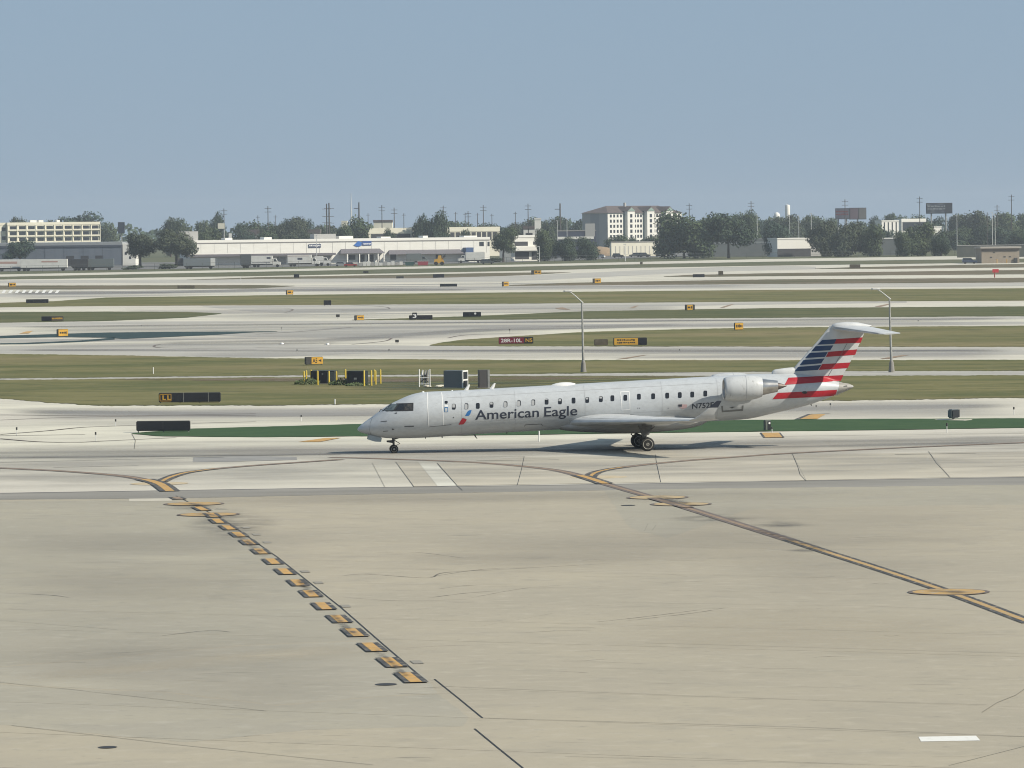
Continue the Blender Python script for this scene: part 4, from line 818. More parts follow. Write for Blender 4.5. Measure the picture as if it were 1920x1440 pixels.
# sign seen edge on, on a concrete pad, right of the tail
g = G(1788, 788); t = empty('airfield_sign', g, .95); tag(t, 'dark square sign turned away on a concrete pad on the green turf', 'sign', SIGN_GROUP)
MB().box((-.5, -.2, .16), (.5, .2, .76)).build('cabinet', mat('grey_sign_back', (.16, .18, .19), .5), t, bevel=.07)
MB().box((-.46, -.215, .2), (.46, -.19, .72)).build('face', m_sblk, t)
MB().box((-.08, -.08, -.02), (.08, .08, .17)).build('leg', m_galv, t)
MB().add([(-.5, -1.1, .06), (.5, -1.1, .06), (.5, 1.1, .06), (-.5, 1.1, .06), (-.6, -1.25, .0), (.6, -1.25, 0), (.6, 1.25, 0), (-.6, 1.25, 0)], [(0, 1, 2, 3), (0, 4, 5, 1), (1, 5, 6, 2), (2, 6, 7, 3), (3, 7, 4, 0)]).build('concrete_pad', m_conc, t)
g = G(1438.5, 807.5); t = empty('runway_guard_light', g, .35); tag(t, 'narrow dark signal head with white lamp on the green turf', 'light')
MB().box((-.21, -.15, .02), (.21, .15, .7)).build('cabinet', mat('grey_green_cabinet', (.12, .135, .12), .6), t, bevel=.04)
MB().box((-.02, -.17, .06), (.19, -.145, .62)).build('face', m_sblk, t); MB().tube([(.085, -.19, .5), (.085, -.17, .5)], .07, 12).build('lamp', m_swht, t)
g = G(1866.5, 520.5); t = empty('red_marker', g); tag(t, 'small red panel on a thin post far right beyond the runways', 'marker')
MB().box((-.7, -.1, 1.2), (.75, .1, 2.0)).build('panel', mat('signal_red', (.55, .05, .06), .5), t); MB().tube([(-.2, 0, 0), (-.2, 0, 1.4)], .14, 8).build('post', mat('dull_red', (.35, .08, .06), .6), t)
for px, yb, wd in ((744.5, 646, .42), (633.5, 598.5, .55)):
    g = G(px, yb); s = F / g.y; t = empty('small_marker_board', g); tag(t, 'little dark board on a thin post ' + ('on the pavement before the red runway sign' if px > 700 else 'between the small yellow sign and grass tongue'), 'marker')
    hh = 9 / s; MB().box((-wd / 2, -.06, hh * .45), (wd / 2, .06, hh)).build('board', m_scab, t); MB().tube([(0, .02, -.02), (0, .02, hh * .6)], .03, 6).build('post', m_galv, t)
for px, yb, lb in ((529, 645.5, 'left of a pair of white pavement lamps on the wide taxiway'), (614.5, 646.5, 'right of a pair of white pavement lamps on the wide taxiway')):
    g = G(px, yb); t = empty('pavement_lamp', g); tag(t, lb, 'lamp')
    MB().loft([[(r * math.cos(k * math.pi / 8), r * math.sin(k * math.pi / 8), z) for k in range(16)] for r, z in ((.22, 0), (.20, .1), (.12, .17), (.03, .2))]).build('lens', m_swht, t, True)
    MB().box((-.45, -.2, .012), (.3, .2, .03)).build('base_plate', m_scab, t)
# reflector stakes and edge lights
def stake(px, yb, hpx, lb, kind='dark'):
    g = G(px, yb); s = F / g.y; h = hpx / s; t = empty('edge_marker_stake', g); tag(t, lb, 'stake', 'stakes along the taxiway edges')
    if kind == 'white': MB().tube([(0, 0, -.02), (0, 0, h)], .045, 8).build('post', m_swht, t)
    else:
        MB().tube([(0, 0, -.02), (0, 0, h * .75)], .022, 6).build('post', m_swht if kind == 'pale' else m_galv, t); MB().tube([(0, 0, h * .7), (0, 0, h)], .055, 8).build('lamp_head', m_scab, t)
stake(287.5, 701.5, 13, 'plain white post alone in the grass left of the bollards', 'white'); stake(628, 759, 11, 'short pale stake at grass edge below the dark cabinets', 'white')
for px, yb, h, lb, k in ((217, 800, 14, 'stake with dark head left above the blank black board', 'pale'), (31.5, 817, 16, 'leftmost stake with dark head on the pale pavement', 'pale'), (179.5, 827, 17, 'stake with dark head left of the green turf tip', 'pale'), (565, 790, 12, 'stake with dark head in front of the aircraft nose', 'pale'),
 (1901, 778, 15, 'rightmost stake with dark head by the grass', 'pale'), (1775.5, 812, 19, 'tall pale stake at turf edge below the turned sign', 'pale'), (1447.5, 811, 10, 'short stake right of the narrow signal head', 'pale'), (1557, 766, 10, 'thin stake beneath the tail cone', 'dark'), (1530.5, 767, 7, 'dark stub stake below the tail', 'dark'),
 (1011, 828, 20, 'thin pale stake seen under the fuselage', 'white'), (451.5, 527, 9, 'white stake far off at the grey strip', 'white'), (557, 664, 9, 'dark stake on the taxiway above the A5 sign', 'dark'), (729.5, 664.5, 10, 'dark stake on taxiway above the white cabinet', 'dark'), (265, 613.5, 4, 'tiny dark lamp stub near the teal turf', 'dark'),
 (955.5, 626, 9, 'thin stake on the taxiway above the red runway sign', 'dark'), (1274, 661, 6, 'thin stake below the wide yellow sign', 'dark'), (1721.5, 608, 8, 'dark stake right of the tail on far taxiway', 'dark'), (528, 620, 6, 'tiny dark stake left of centre on wide taxiway', 'dark'), (1200, 812, 5, 'stub stake beyond the main wheels', 'dark')):
    stake(px, yb, h, lb, k)
# lamp posts
for px, yb, top, tip, lb in ((1094, 698, (1092.5, 567), (1067, 546), 'left grey lamp post with angled arm beyond the fuselage'), (1671.7, 698, (1668.7, 560), (1644, 542), 'right grey lamp post with angled arm behind the striped tail')):
    g = G(px, yb); s = F / g.y; h = (yb - top[1]) / s; lean = (top[0] - px) / s; t = empty('lamp_post', g); tag(t, lb, 'lamp post', 'lamp posts along the service road')
    MB().tube([(0, 0, .35), (lean * .5, 0, h * .5), (lean, 0, h)], [.13, .10, .075], 10).build('pole', m_galv, t, True)
    MB().tube([(0, 0, -.03), (0, 0, .12), (0, 0, .9), (0, 0, 1.05)], [.30, .28, .19, .13], 12).build('base', mat('concrete_base', (.25, .24, .22), .8), t)
    dx = (tip[0] - top[0]) / s; dz = (top[1] - tip[1]) / s
    MB().tube([(lean + .1, 0, h - .05), (lean + dx * .45, 0, h + dz * .55), (lean + dx * .75, 0, h + dz * .86), (lean + dx, 0, h + dz)], [.06, .05, .045, .04], 8).build('arm', mat('pale_steel', (.6, .6, .58), .4), t, True)
    MB().loft([[(lean + dx + a, b * c, h + dz + e) for b, e in ((-1, 0), (-.7, .09), (.7, .09), (1, 0), (.6, -.05), (-.6, -.05))] for a, c in ((-.45, .06), (-.3, .16), (.1, .14), (.35, .05))]).build('lamp_head', MATS['pale_steel'], t)
# electrical cabinets with yellow bollards
m_boll = mat('bollard_yellow', (.72, .52, .05), .5, (.6, .45, .08), 3, 3); m_cabk = mat('dark_green_cabinet', (.022, .030, .030), .5); m_cabg = mat('grey_green_cabinet_2', (.10, .12, .115), .55)
def zE(u, v): return 540 + u / 4.571, 640 + v / 4.571
def cab(u0, u1, vt, vb, label, m, dep=1.0, rot=0.0, nm='electrical_cabinet'):
    (x0, yt), (x1, yb) = zE(u0, vt), zE(u1, vb); g = G((x0 + x1) / 2, yb); s = F / g.y; w_ = (x1 - x0) / s; h = (yb - yt) / s
    t = empty(nm, g + Vector((0, dep / 2, 0)), rot); tag(t, label, 'cabinet')
    MB().box((-w_ / 2, -dep / 2, .06), (w_ / 2, dep / 2, h)).build('housing', m, t, bevel=.03); MB().box((-w_ / 2 - .1, -dep / 2 - .1, -.04), (w_ / 2 + .1, dep / 2 + .1, .06)).build('plinth', m_conc, t)
    return t, w_, h
t, w_, h = cab(205, 415, 252, 368, 'wider dark electrical cabinet between the left yellow bollards', m_cabk, 1.2, -.25)
MB().box((w_ * .2, -.62, .15), (w_ / 2 - .05, -.60, h - .1)).build('door', m_cabg, t); MB().box((-w_ * .28, -.62, .15), (w_ * .17, -.60, h - .1)).build('door', m_sblk, t); MB().box((-.05, -.625, h * .72), (.08, -.621, h * .8)).build('label_plate', m_galv, t)
t, w_, h = cab(512, 672, 255, 380, 'narrower dark electrical cabinet between the right yellow bollards', m_cabk, 1.2, -.25)
MB().box((-w_ * .25, -.62, .15), (w_ * .4, -.60, h - .08)).build('door', m_sblk, t); MB().box((-.12, -.625, h * .42), (.14, -.621, h * .55)).build('label_plate', m_galv, t)
NB = [('first', 137, 255, 372), ('second', 158, 250, 330), ('third', 197, 244, 320), ('fourth', 255, 252, 378), ('fifth', 352, 254, 378), ('sixth', 416, 254, 376), ('seventh', 493, 240, 320), ('eighth', 545, 256, 374), ('ninth', 653, 250, 388), ('tenth', 715, 250, 384), ('eleventh', 741, 244, 345), ('twelfth', 751, 250, 374), ('thirteenth', 793, 242, 366)]
for nm, u, vt, vb in NB:
    x, yt = zE(u, vt); _, yb = zE(u, vb); g = G(x, yb); h = (yb - yt) / (F / g.y)
    t = MB().tube([(0, 0, -.05), (0, 0, h - .05), (0, 0, h), (0, 0, h + .015)], [.075, .075, .06, .02], 10).build('bollard', m_boll, None, True); t.location = g
    tag(t, nm + ' yellow bollard from the left around the dark cabinets', 'bollard', 'yellow bollards round the cabinets')
# white open rack
(x0, yt), (x1, yb) = zE(1125, 240), zE(1216, 396); g = G((x0 + x1) / 2, yb); s = F / g.y; w_ = (x1 - x0) / s; h = (yb - yt) / s
t = empty('equipment_rack', g); tag(t, 'open white pipe rack with valves beside the grey cabinet', 'rack')
for x in (-w_ / 2, w_ / 2):
    for y in (0, .7): MB().tube([(x, y, -.03), (x, y, h)], .04, 8).build('post', m_swht, t)
for z in (.3, h * .55): MB().tube([(-w_ / 2, 0, z), (w_ / 2, 0, z)], .03, 6).build('rail', m_swht, t)
for i, x in enumerate((-.2, .05, .25)): MB().tube([(x, .3, .2), (x, .3, h * .75), (x + .06, .3, h - .05)], [.07, .10, .05], 8).build('pipe', m_galv if i else m_swht, t, True)
MB().tube([(-.3, .2, .5), (.0, .15, .75), (.3, .2, .5)], .05, 6).tube([(-.25, .2, .9), (.1, .15, 1.05), (.3, .2, .85)], .05, 6).build('valve_pipe', m_scab, t)
t, w_, h = cab(1345, 1520, 250, 402, 'grey cabinet with white open end frame behind the cockpit roof', mat('grey_cabinet', (.17, .19, .20), .5), 1.0, -.35)
for z0, z1 in ((.1, h * .42), (h * .5, h * .95)): MB().box((w_ / 2 + .002, -.45, z0), (w_ / 2 + .02, .45, z1)).build('opening', m_sblk, t)
for y in (-.62, .55): MB().box((w_ / 2 - .02, y, .0), (w_ / 2 + .06, y + .13, h)).build('frame_post', m_swht, t)
for z in (h * .42, h - .12): MB().box((w_ / 2 - .02, -.5, z), (w_ / 2 + .055, .55, z + .12)).build('frame_rail', m_swht, t)
t, w_, h = cab(1632, 1722, 246, 404, 'narrow brownish grey cabinet with pale edge behind the front antenna', mat('brown_grey_cabinet', (.085, .08, .08), .6), 1.0, .12)
MB().box((w_ / 2 - .16, -.53, .05), (w_ / 2 + .02, -.49, h + .03)).build('edge_panel', m_galv, t)
for u, v, r in ((1285, 392, .3), (1310, 388, .28), (1190, 393, .35), (1330, 384, .2)):
    g = G(*zE(u, v)); t = MB().loft([[(r * q * math.cos(k * math.pi / 4) * random.uniform(.8, 1.2), r * q * math.sin(k * math.pi / 4), z * r) for k in range(8)] for q, z in ((1, -.1), (1.05, .25), (.6, .5), (.1, .6))]).build('boulder', m_conc, None); t.location = g; tag(t, {1285: 'larger pale stone in the weeds just left of the grey cabinet', 1310: 'pale stone touching the left foot of the grey cabinet', 1190: 'flat pale stone at the foot of the white rack', 1330: 'smallest pale stone under the grey cabinet corner'}[u], 'stone', 'stones by the cabinets')
# weeds round the cabinets
def leafclump(name, g, rx, ry, h, n, s, m, seed):
    r = random.Random(seed); b = MB()
    for _ in range(n):
        a = r.uniform(0, 6.28); q = r.random() ** .5; z = h * r.random() * (1 - q * .6); p = Vector((rx * q * math.cos(a), ry * q * math.sin(a), z)); d = Vector((r.gauss(0, 1), r.gauss(0, 1), r.gauss(0, .7))).normalized(); e = d.orthogonal().normalized()
        b.add([p - d * s, p + e * s * .5, p + d * s, p - e * s * .5], [(0, 1, 2, 3)])
    o = b.build(name, m); o.location = g; return o
m_weed = mat('weed_leaf', (.055, .085, .03), .8, (.085, .105, .045), .8, 3)
for u, v, rx, h, lb in ((165, 372, 1.1, .75, 'low green bush at the left bollards'), (470, 378, 1.2, .7, 'low green bush between the two dark cabinets'), (590, 384, 1.0, .35, 'low weeds in front of the narrower dark cabinet')):
    g = G(*zE(u, v)); tag(leafclump('bush', g, rx, .6, h, 420, .11, m_weed, u), lb, 'bush')
# ------------------------------------------------------------------ far right shed
g = G(1876, 493.5); s = F / g.y; t = empty('equipment_shed', g, .1); tag(t, 'tan flat-roofed equipment shed beyond the runways at right edge', 'shed')
w_, h, d_ = 72 / s, 31 / s, 9.0
MB().box((-w_ / 2, 0, 0), (w_ / 2, d_, h * .9)).build('wall', mat('tan_block_wall', (.34, .29, .23), .85, (.30, .255, .20), .8, 4), t)
MB().box((-w_ / 2 - .5, -.7, h * .9), (w_ / 2 + .5, d_ + .4, h)).build('roof', mat('shed_roof', (.40, .37, .33), .8), t)
MB().box((-w_ / 2 - .03, -.02, h * .72), (w_ / 2 + .03, .0, h * .9)).build('fascia_band', mat('shed_fascia', (.16, .14, .12), .8), t)
for x, z in ((-.2, .62), (.22, .35), (-.28, .33), (.08, .35)): MB().box((w_ * x, -.05, h * z), (w_ * x + .7, 0, h * z + .35)).build('vent', m_scab, t)
for x in (-.14, .12): MB().tube([(w_ * x, -2.5, 0), (w_ * x, -2.5, 1.3)], .12, 8).build('guard_post', m_syel, t)
MB().box((w_ * .36, -.5, 0), (w_ * .44, 0, 1.6)).build('utility_box', m_scab, t)

# ================================================================== BEYOND THE AIRFIELD
m_leaf = [mat('leaf_green_%d' % i, c, .8, c2, .25, 2, spec=.15) for i, (c, c2) in enumerate([((.046, .068, .036), (.072, .095, .046)), ((.036, .056, .036), (.056, .078, .046)), ((.058, .080, .040), (.084, .104, .052)), ((.050, .064, .040), (.074, .086, .050)), ((.040, .064, .048), (.06, .088, .06))])]
m_bark = mat('bark', (.075, .058, .042), .9, (.10, .08, .06), 2, 4)
def crown_mesh(name, seed, rx, rz, n, s, m, lobes=9, flat=.0):
    r = random.Random(seed); b = MB(); L_ = []
    for _ in range(lobes):
        a = r.uniform(0, 6.28); q = r.uniform(.15, .68); L_.append((Vector((rx * q * math.cos(a), rx * q * math.sin(a), rz * r.uniform(-.45, .62))), r.uniform(.30, .52)))
    L_.append((Vector((0, 0, rz * .1)), .66))
    tot = sum(l[1] ** 2 for l in L_)
    for c, k in L_:
        for _ in range(int(n * k * k / tot)):
            d = Vector((r.gauss(0, 1), r.gauss(0, 1), r.gauss(0, 1))).normalized(); q = r.random() ** .35 * r.uniform(.85, 1.12)
            p = c + Vector((d.x * rx * k, d.y * rx * k, d.z * rz * k)) * q; nrm = (d + Vector((r.gauss(0, .5), r.gauss(0, .5), r.gauss(0, .5)))).normalized()
            e = nrm.orthogonal().normalized(); f = nrm.cross(e); a = r.uniform(0, 6.28); e, f = e * math.cos(a) + f * math.sin(a), f * math.cos(a) - e * math.sin(a); z = s * r.uniform(.6, 1.3)
            b.add([p - e * z * .6, p + f * z * .38 - e * z * .1, p + e * z * .6, p - f * z * .38 + e * z * .1], [(0, 1, 2, 3)])
    xs_ = sorted(abs(v[0]) for v in b.v); zs_ = sorted(v[2] for v in b.v); q = len(xs_); ex = xs_[int(q * .985)]; zl, zh = zs_[int(q * .01)], zs_[int(q * .99)]
    b.v = [(v[0] / ex, v[1] / ex, (v[2] - zl) / (zh - zl)) for v in b.v]          # crown of half width 1 and height 1
    return b.mesh(name, m)
def trunk_mesh(name, seed, h, rx):
    r = random.Random(seed); b = MB().tube([(0, 0, -.3), (r.uniform(-.1, .1), 0, h * .5), (r.uniform(-.2, .2), 0, h)], [.42, .30, .22], 8)
    for k in range(5):
        a = k * 1.26 + r.uniform(-.3, .3); z = h * r.uniform(.7, .98); q = rx * r.uniform(.35, .6)
        b.tube([(0, 0, z), (q * .5 * math.cos(a), q * .5 * math.sin(a), z + rx * .28), (q * math.cos(a), q * math.sin(a), z + rx * .6)], [.16, .11, .05], 6)
    return b.mesh(name, m_bark)
# unit trees: height 10 m, crown radius about 4.5 m
TREES = []
for i in range(9): TREES.append((crown_mesh('crown', 40 + i, 4.6, (3.7, 2.9, 4.3)[i % 3], (8200, 6000, 7000)[i % 3], (.33, .32, .36)[i % 3], m_leaf[i % 5], 6 + (i * 5) % 7), trunk_mesh('trunk', 60 + i, 3.4, 4.4)))
SHRUB = [crown_mesh('foliage', 90 + i, 2.2, 1.5, 700, .38, m_leaf[(i + 1) % 4], 6) for i in range(3)]
tcount = 0
def tree(px, top, Y, wpx, label, group=None, k=None, clear=.30, nm='broadleaf_tree'):
    """tree whose crown is wpx wide and reaches photo height top, standing at depth Y"""
    global tcount; tcount += 1; g = base(px, Y); s = F / Y; h = g.z + (hor(px) + H * s - top) / s; k = (tcount * 4 + tcount // 9) % 9 if k is None else k
    t = empty(nm, g, random.uniform(0, 6.28)); tag(t, label, 'tree', group); wr = wpx / s / 2
    ch = h * (1 - clear)                               # crown height
    inst('trunk', TREES[k][1], t, (0, 0, 0), 0, (min(wr / 4.4, 1.4), min(wr / 4.4, 1.4), h * (clear + .12) / 3.4))
    inst('crown', TREES[k][0], t, (0, 0, h * clear), random.uniform(0, 6.28), (wr, wr, ch)); return t
def shrub(px, yb, wpx, hpx, label, group=None, nm='shrub'):
    g = G(px, yb); s = F / g.y; t = inst(nm, SHRUB[int(px) % 3], None, g + Vector((0, 0, -.1)), random.uniform(0, 6.28), (wpx / s / 2, wpx / s / 2, hpx / s)); tag(t, label, 'shrub', group); return t

# ---- buildings
m_cream = mat('cream_render', (.84, .80, .66), .8, (.79, .75, .61), .3, 4); m_wht = mat('white_cladding', (.86, .845, .78), .75, (.80, .785, .72), .25, 5, (1, 1, 4)); m_wht2 = mat('white_roof_edge', (.86, .84, .78), .7)
m_gry = mat('blue_grey_cladding', (.155, .18, .215), .75, (.135, .16, .195), .2, 5, (3, 1, .3)); m_gry2 = mat('pale_grey_cladding', (.30, .32, .33), .75); m_win = mat('dark_window', (.035, .04, .05), .25, spec=.5)
m_roofb = mat('brown_shingle_roof', (.105, .085, .080), .9, (.14, .11, .10), .4, 4); m_stone = mat('grey_stucco', (.42, .415, .40), .8); m_flat = mat('gravel_roof', (.30, .29, .27), .95); m_shop = mat('dark_shopfront', (.05, .05, .055), .5); m_awn = mat('canopy_purple_grey', (.15, .14, .155), .7); m_teal2 = mat('teal_trim', (.24, .33, .30), .7)
def bldg(px0, px1, top, Y, dep, m, label, roof=m_flat, rz=0.0, nm='building', cat='building', par=.5, z0=0.0):
    cx = (px0 + px1) / 2; g = base(cx, Y); s = F / Y; w_ = (px1 - px0) / s / math.cos(rz); h = (hor(cx) + H * s - top) / s
    t = empty(nm, g, rz); tag(t, label, cat)
    MB().box((-w_ / 2, 0, z0 - .3), (w_ / 2, dep, h - par)).build('wall', m, t)
    MB().box((-w_ / 2 - .15, -.15, h - par), (w_ / 2 + .15, dep + .15, h)).build('roof', roof, t)
    return t, w_, h, s
def win(t, x0, x1, z0, z1, y=0.0, m=m_win, nm='window', out=.04):
    return MB().box((x0, y - out, z0), (x1, y + .15, z1)).build(nm, m, t)
def grid(t, x0, x1, z0, z1, nx, nz, fx=.5, fz=.5, y=0.0, m=m_win, nm='window'):
    dx, dz = (x1 - x0) / nx, (z1 - z0) / nz; me = MB().box((-dx * fx / 2, -.05, -dz * fz / 2), (dx * fx / 2, .15, dz * fz / 2)).mesh(nm, m)
    for i in range(nx):
        for k in range(nz): inst(nm, me, t, (x0 + dx * (i + .5), y, z0 + dz * (k + .5)))
# cream four-storey block at the left
t, w_, h, s = bldg(19, 185, 416.5, 1950, 9, m_cream, 'long cream four-storey block with rows of recessed windows at far left', m_cream, math.radians(22), nm='apartment_block', par=1.2)
grid(t, -w_ / 2 + .3, w_ / 2 - .2, h - 11.9, h - 1.1, 10, 4, .66, .58)
for k in range(4): MB().box((-w_ / 2, -.5, h - 1.1 - 2.7 * k - 2.72), (w_ / 2, -.07, h - 1.1 - 2.7 * k - 2.05)).build('balcony_band', m_cream, t)
for i in range(11): MB().box((-w_ / 2 + i * w_ / 10 - .12, -.6, 0), (-w_ / 2 + i * w_ / 10 + .12, -.01, h - 1.3)).build('balcony_wall', m_cream, t)
for x, a in ((-10, 3), (-6, 2.2), (2.5, 1.5)): MB().box((x, 4, h), (x + a, 7, h + 1.0)).build('roof_unit', m_wht2, t)
t, w_, h, s = bldg(-60, 10, 418, 1940, 9, m_cream, 'cream block cut off by the left edge with balconies on its right end', m_cream, math.radians(22), nm='apartment_block', par=1.0)
grid(t, w_ / 2 - 1.9, w_ / 2, h - 13, h - 1, 1, 3, .9, .42)
t, w_, h, s = bldg(10, 19, 423, 1965, 10, m_stone, 'narrow grey stair tower between the two cream blocks', m_stone, nm='stair_tower'); win(t, -.5, .5, 4, 6)
# grey warehouse left
t, w_, h, s = bldg(-120, 229, 455.5, 1600, 45, m_gry, 'blue-grey windowless warehouse at left behind white trailers', m_gry2, nm='warehouse', par=1.1, cat='warehouse')
MB().box((-w_ / 2 - .05, -.25, h - 1.75), (w_ / 2 + .05, -.16, h - 1.05)).build('eave_band', mat('dark_eave', (.07, .085, .11), .7), t)
for x in range(9): MB().box((-w_ / 2 + 12 + x * 7.2, -.06, 0), (-w_ / 2 + 12.15 + x * 7.2, 0, h - 1.8)).build('panel_seam', MATS['dark_eave'], t)
for x in range(3): win(t, w_ / 2 - 21 + x * 5.5, w_ / 2 - 18 + x * 5.5, 0, 3.8, 0, m_shop, 'dock_door')
MB().box((w_ / 2 + .2, 1, 0), (w_ / 2 + 5, 14, h - .6)).build('sunlit_white_end', m_wht, t); win(t, w_ / 2 + 1, w_ / 2 + 1.8, 4, 5, 1); win(t, w_ / 2 + 2.6, w_ / 2 + 3.4, 2.4, 3.4, 1)  # white box paints in the sunlit right end of the grey warehouse
# long white warehouse
t, w_, h, s = bldg(364, 918, 447.5, 1580, 13, m_wht, 'long white warehouse with loading docks, canopies and blue sign', m_wht2, math.radians(21), nm='warehouse', par=.95, cat='warehouse')
X = lambda px: (px - 641) / s / math.cos(math.radians(21))
Z = lambda px, py: (hor(px) + H * s - py) / s
MB().box((-w_ / 2, -.06, h - 1.35), (w_ / 2, -.01, h - 1.05)).build('parapet_strip', mat('parapet_strip_grey', (.25, .24, .23), .8), t)  # thin grey strip along the wall just below the parapet
MB().box((X(355), -3.2, Z(480, 479.5)), (X(625), 0, Z(480, 475.5))).build('dock_canopy', m_awn, t)
for a, b, c in ((338, 352, m_shop), (357, 376, m_shop), (470, 490, m_shop), (522, 538, m_stone), (604, 622, m_stone)): win(t, X(a), X(b), 0, Z(480, 482), 0, c, 'dock_door')
for a, b in ((378, 414), (416, 432), (434, 452)): win(t, X(a), X(b), .3, Z(430, 483), 0, m_wht2, 'dock_door')
for a, b, z0, z1 in ((634, 717, 475, 466.5), (723, 867, 476.5, 468.5)):
    zt, zb = Z((a + b) / 2, z1), Z((a + b) / 2, z0)
    MB().add([(X(a) + 1.2, 0, zt), (X(b) - 1.2, 0, zt), (X(b), -3, zb), (X(a), -3, zb), (X(a), 0, zb), (X(b), 0, zb)], [(0, 1, 2, 3), (0, 3, 4), (1, 5, 2), (3, 2, 5, 4), (0, 4, 5, 1)]).build('awning', m_awn, t)
for a, b, ya, yb in ((654, 666, 478, 487), (671, 683, 477.5, 491), (688, 700, 477.5, 491), (706, 711, 477.5, 491), (731, 742, 475, 488), (816, 828, 478, 490)): win(t, X(a), X(b), Z((a + b) / 2, yb), Z((a + b) / 2, ya), 0, m_shop)
for a in (646, 668.5, 685.5, 703, 714): MB().box((X(a), -2.8, 0), (X(a) + .4, -2.4, Z(a, 475.5))).build('canopy_post', m_wht2, t)
win(t, X(898.5), X(907), Z(902, 462), Z(902, 453.7)); win(t, X(914), X(918), Z(916, 462), Z(916, 453.7)); win(t, X(899), X(907), Z(902, 478), Z(902, 473))
MB().box((X(868), -3.0, Z(875, 487)), (X(882), -.01, Z(875, 464.5))).build('blue_dock_box', mat('dock_blue', (.055, .11, .24), .6), t)
sg = MB().box((X(580), -.25, Z(591, 464)), (X(602.5), -.05, Z(591, 457.8))).build('wall_sign', mat('sign_navy', (.03, .05, .12), .5), t); marks(X(581), X(602), Z(591, 463.2), Z(591, 458.4), -.255, sg, m_swht, 1, 6, 5)
sg = MB().box((X(679), -.25, Z(687, 460)), (X(696), -.05, Z(687, 451.8))).build('wall_sign', mat('sign_blue', (.05, .10, .30), .5), t); marks(X(680), X(695), Z(687, 459.5), Z(687, 455), -.255, sg, m_swht, 1, 5, 8)
MB().add([(X(663), -.24, Z(670, 459.5)), (X(668), -.24, Z(670, 455)), (X(671), -.24, Z(670, 452)), (X(678), -.24, Z(670, 454)), (X(677), -.24, Z(670, 461)), (X(670), -.24, Z(670, 462.5))], [(0, 1, 2, 3, 4, 5)]).build('blue_emblem', mat('emblem_blue', (.04, .16, .50), .5), t)
for a, b, hh in ((352, 388, 5.5), (437, 450, 1.2), (508, 522, 1.4), (646, 672, 1.6), (724, 742, .9), (600, 640, 3.0), (803, 812, 1.2), (880, 905, .9)): MB().box((X(a), 6, h - .2), (X(b), 11, h + hh * .6)).build('roof_unit', m_stone if hh > 2 else m_wht2, t)
for i in range(24): MB().box((X(360 + i * 24), -.05, Z(360 + i * 24, 474)), (X(360 + i * 24) + .06, .0, h - 1.4)).build('panel_seam', m_stone, t)
# white building right of the tree
t, w_, h, s = bldg(958, 1012, 441, 1610, 12, m_wht, 'smaller white building with dark lower bays between two trees', m_wht2, math.radians(21), nm='white_building', par=.8)
X2 = lambda px: (px - 985) / s / math.cos(math.radians(21))
for a, b, ya, yb in ((965, 990, 453, 461), (966, 992, 472, 486), (997, 1008, 472, 487), (1000, 1010, 453, 459)): win(t, X2(a), X2(b), Z(985, yb) , Z(985, ya), 0, m_shop)
MB().box((X2(964), -2, Z(985, 470)), (X2(1010), 0, Z(985, 462))).build('canopy', m_wht2, t)
# hotel with gables
Yh = 2150; sh = F / Yh; g = base(1140, Yh); t = empty('hotel', g, math.radians(43)); tag(t, 'seven-storey white hotel with brown hipped roof and three gabled bays', 'hotel')
Lh, Wh = 53.0, 18.5; he = (hor(1140) + H * sh - 399.5) / sh; hr = he + 13.5 / sh
MB().box((0, 0, -.3), (Lh, Wh, he)).build('wall', mat('hotel_white', (.80, .79, .74), .8, (.74, .73, .68), .2, 3), t)
MB().add([(-.6, -.6, he), (Lh + .6, -.6, he), (Lh + .6, Wh + .6, he), (-.6, Wh + .6, he), (8, Wh / 2, hr), (Lh - 8, Wh / 2, hr)], [(0, 1, 5, 4), (1, 2, 5), (2, 3, 4, 5), (3, 0, 4), (0, 3, 2, 1)]).build('roof', m_roofb, t)
MB().box((-.05, 6, 0), (0.0, 12.5, he - .2)).build('end_shade_panel', mat('hotel_end_shade_grey', (.32, .32, .335), .8), t);  # grey end panels put the end wall's shade into its colour
MB().box((-.03, .1, 0), (0.0, 6, he - .2)).build('end_shade_panel', m_stone, t); MB().box((-.03, 12.5, 0), (0.0, Wh, he - .2)).build('end_shade_panel', m_stone, t)
for k, cx in enumerate((14.5, 28.5, 42)):
    bay = MB().box((cx - 2.6, -2.2, 0), (cx + 2.6, 0, he + 1.0)).build('gabled_bay', MATS['hotel_white'], t)
    MB().add([(cx - 3.0, -2.5, he + .9), (cx + 3.0, -2.5, he + .9), (cx, -2.5, hr - .4), (cx - 3.0, 7, he + .9), (cx + 3.0, 7, he + .9), (cx, 7, hr - .4)], [(0, 1, 2), (0, 2, 5, 3), (1, 4, 5, 2), (3, 5, 4), (0, 3, 4, 1)]).build('gable_roof', m_roofb, bay)
    MB().add([(cx - 2.6, -2.55, he + 1.0), (cx + 2.6, -2.55, he + 1.0), (cx, -2.55, hr - .9)], [(0, 1, 2)]).build('gable_front', m_teal2, bay)
    for z in range(7): win(t, cx - .8, cx + .8, 1.2 + z * 2.6, 2.9 + z * 2.6, -2.2, m_win)
    win(t, cx - 3.4, cx - 2.6, 0, he - .3, -.02, m_teal2, 'trim_strip'); win(t, cx + 2.6, cx + 3.4, 0, he - .3, -.02, m_teal2, 'trim_strip')
for cx in (2.2, 4.6, 7.0, 9.4, 19.4, 21.5, 23.6, 33.2, 35.2, 37.2, 46.6, 48.8, 51):
    for z in range(7): win(t, cx - .65, cx + .65, 1.3 + z * 2.6, 2.8 + z * 2.6, 0, m_win)
MB().box((20, 8, hr - 1), (21, 9, hr + 1.6)).build('chimney', m_stone, t)
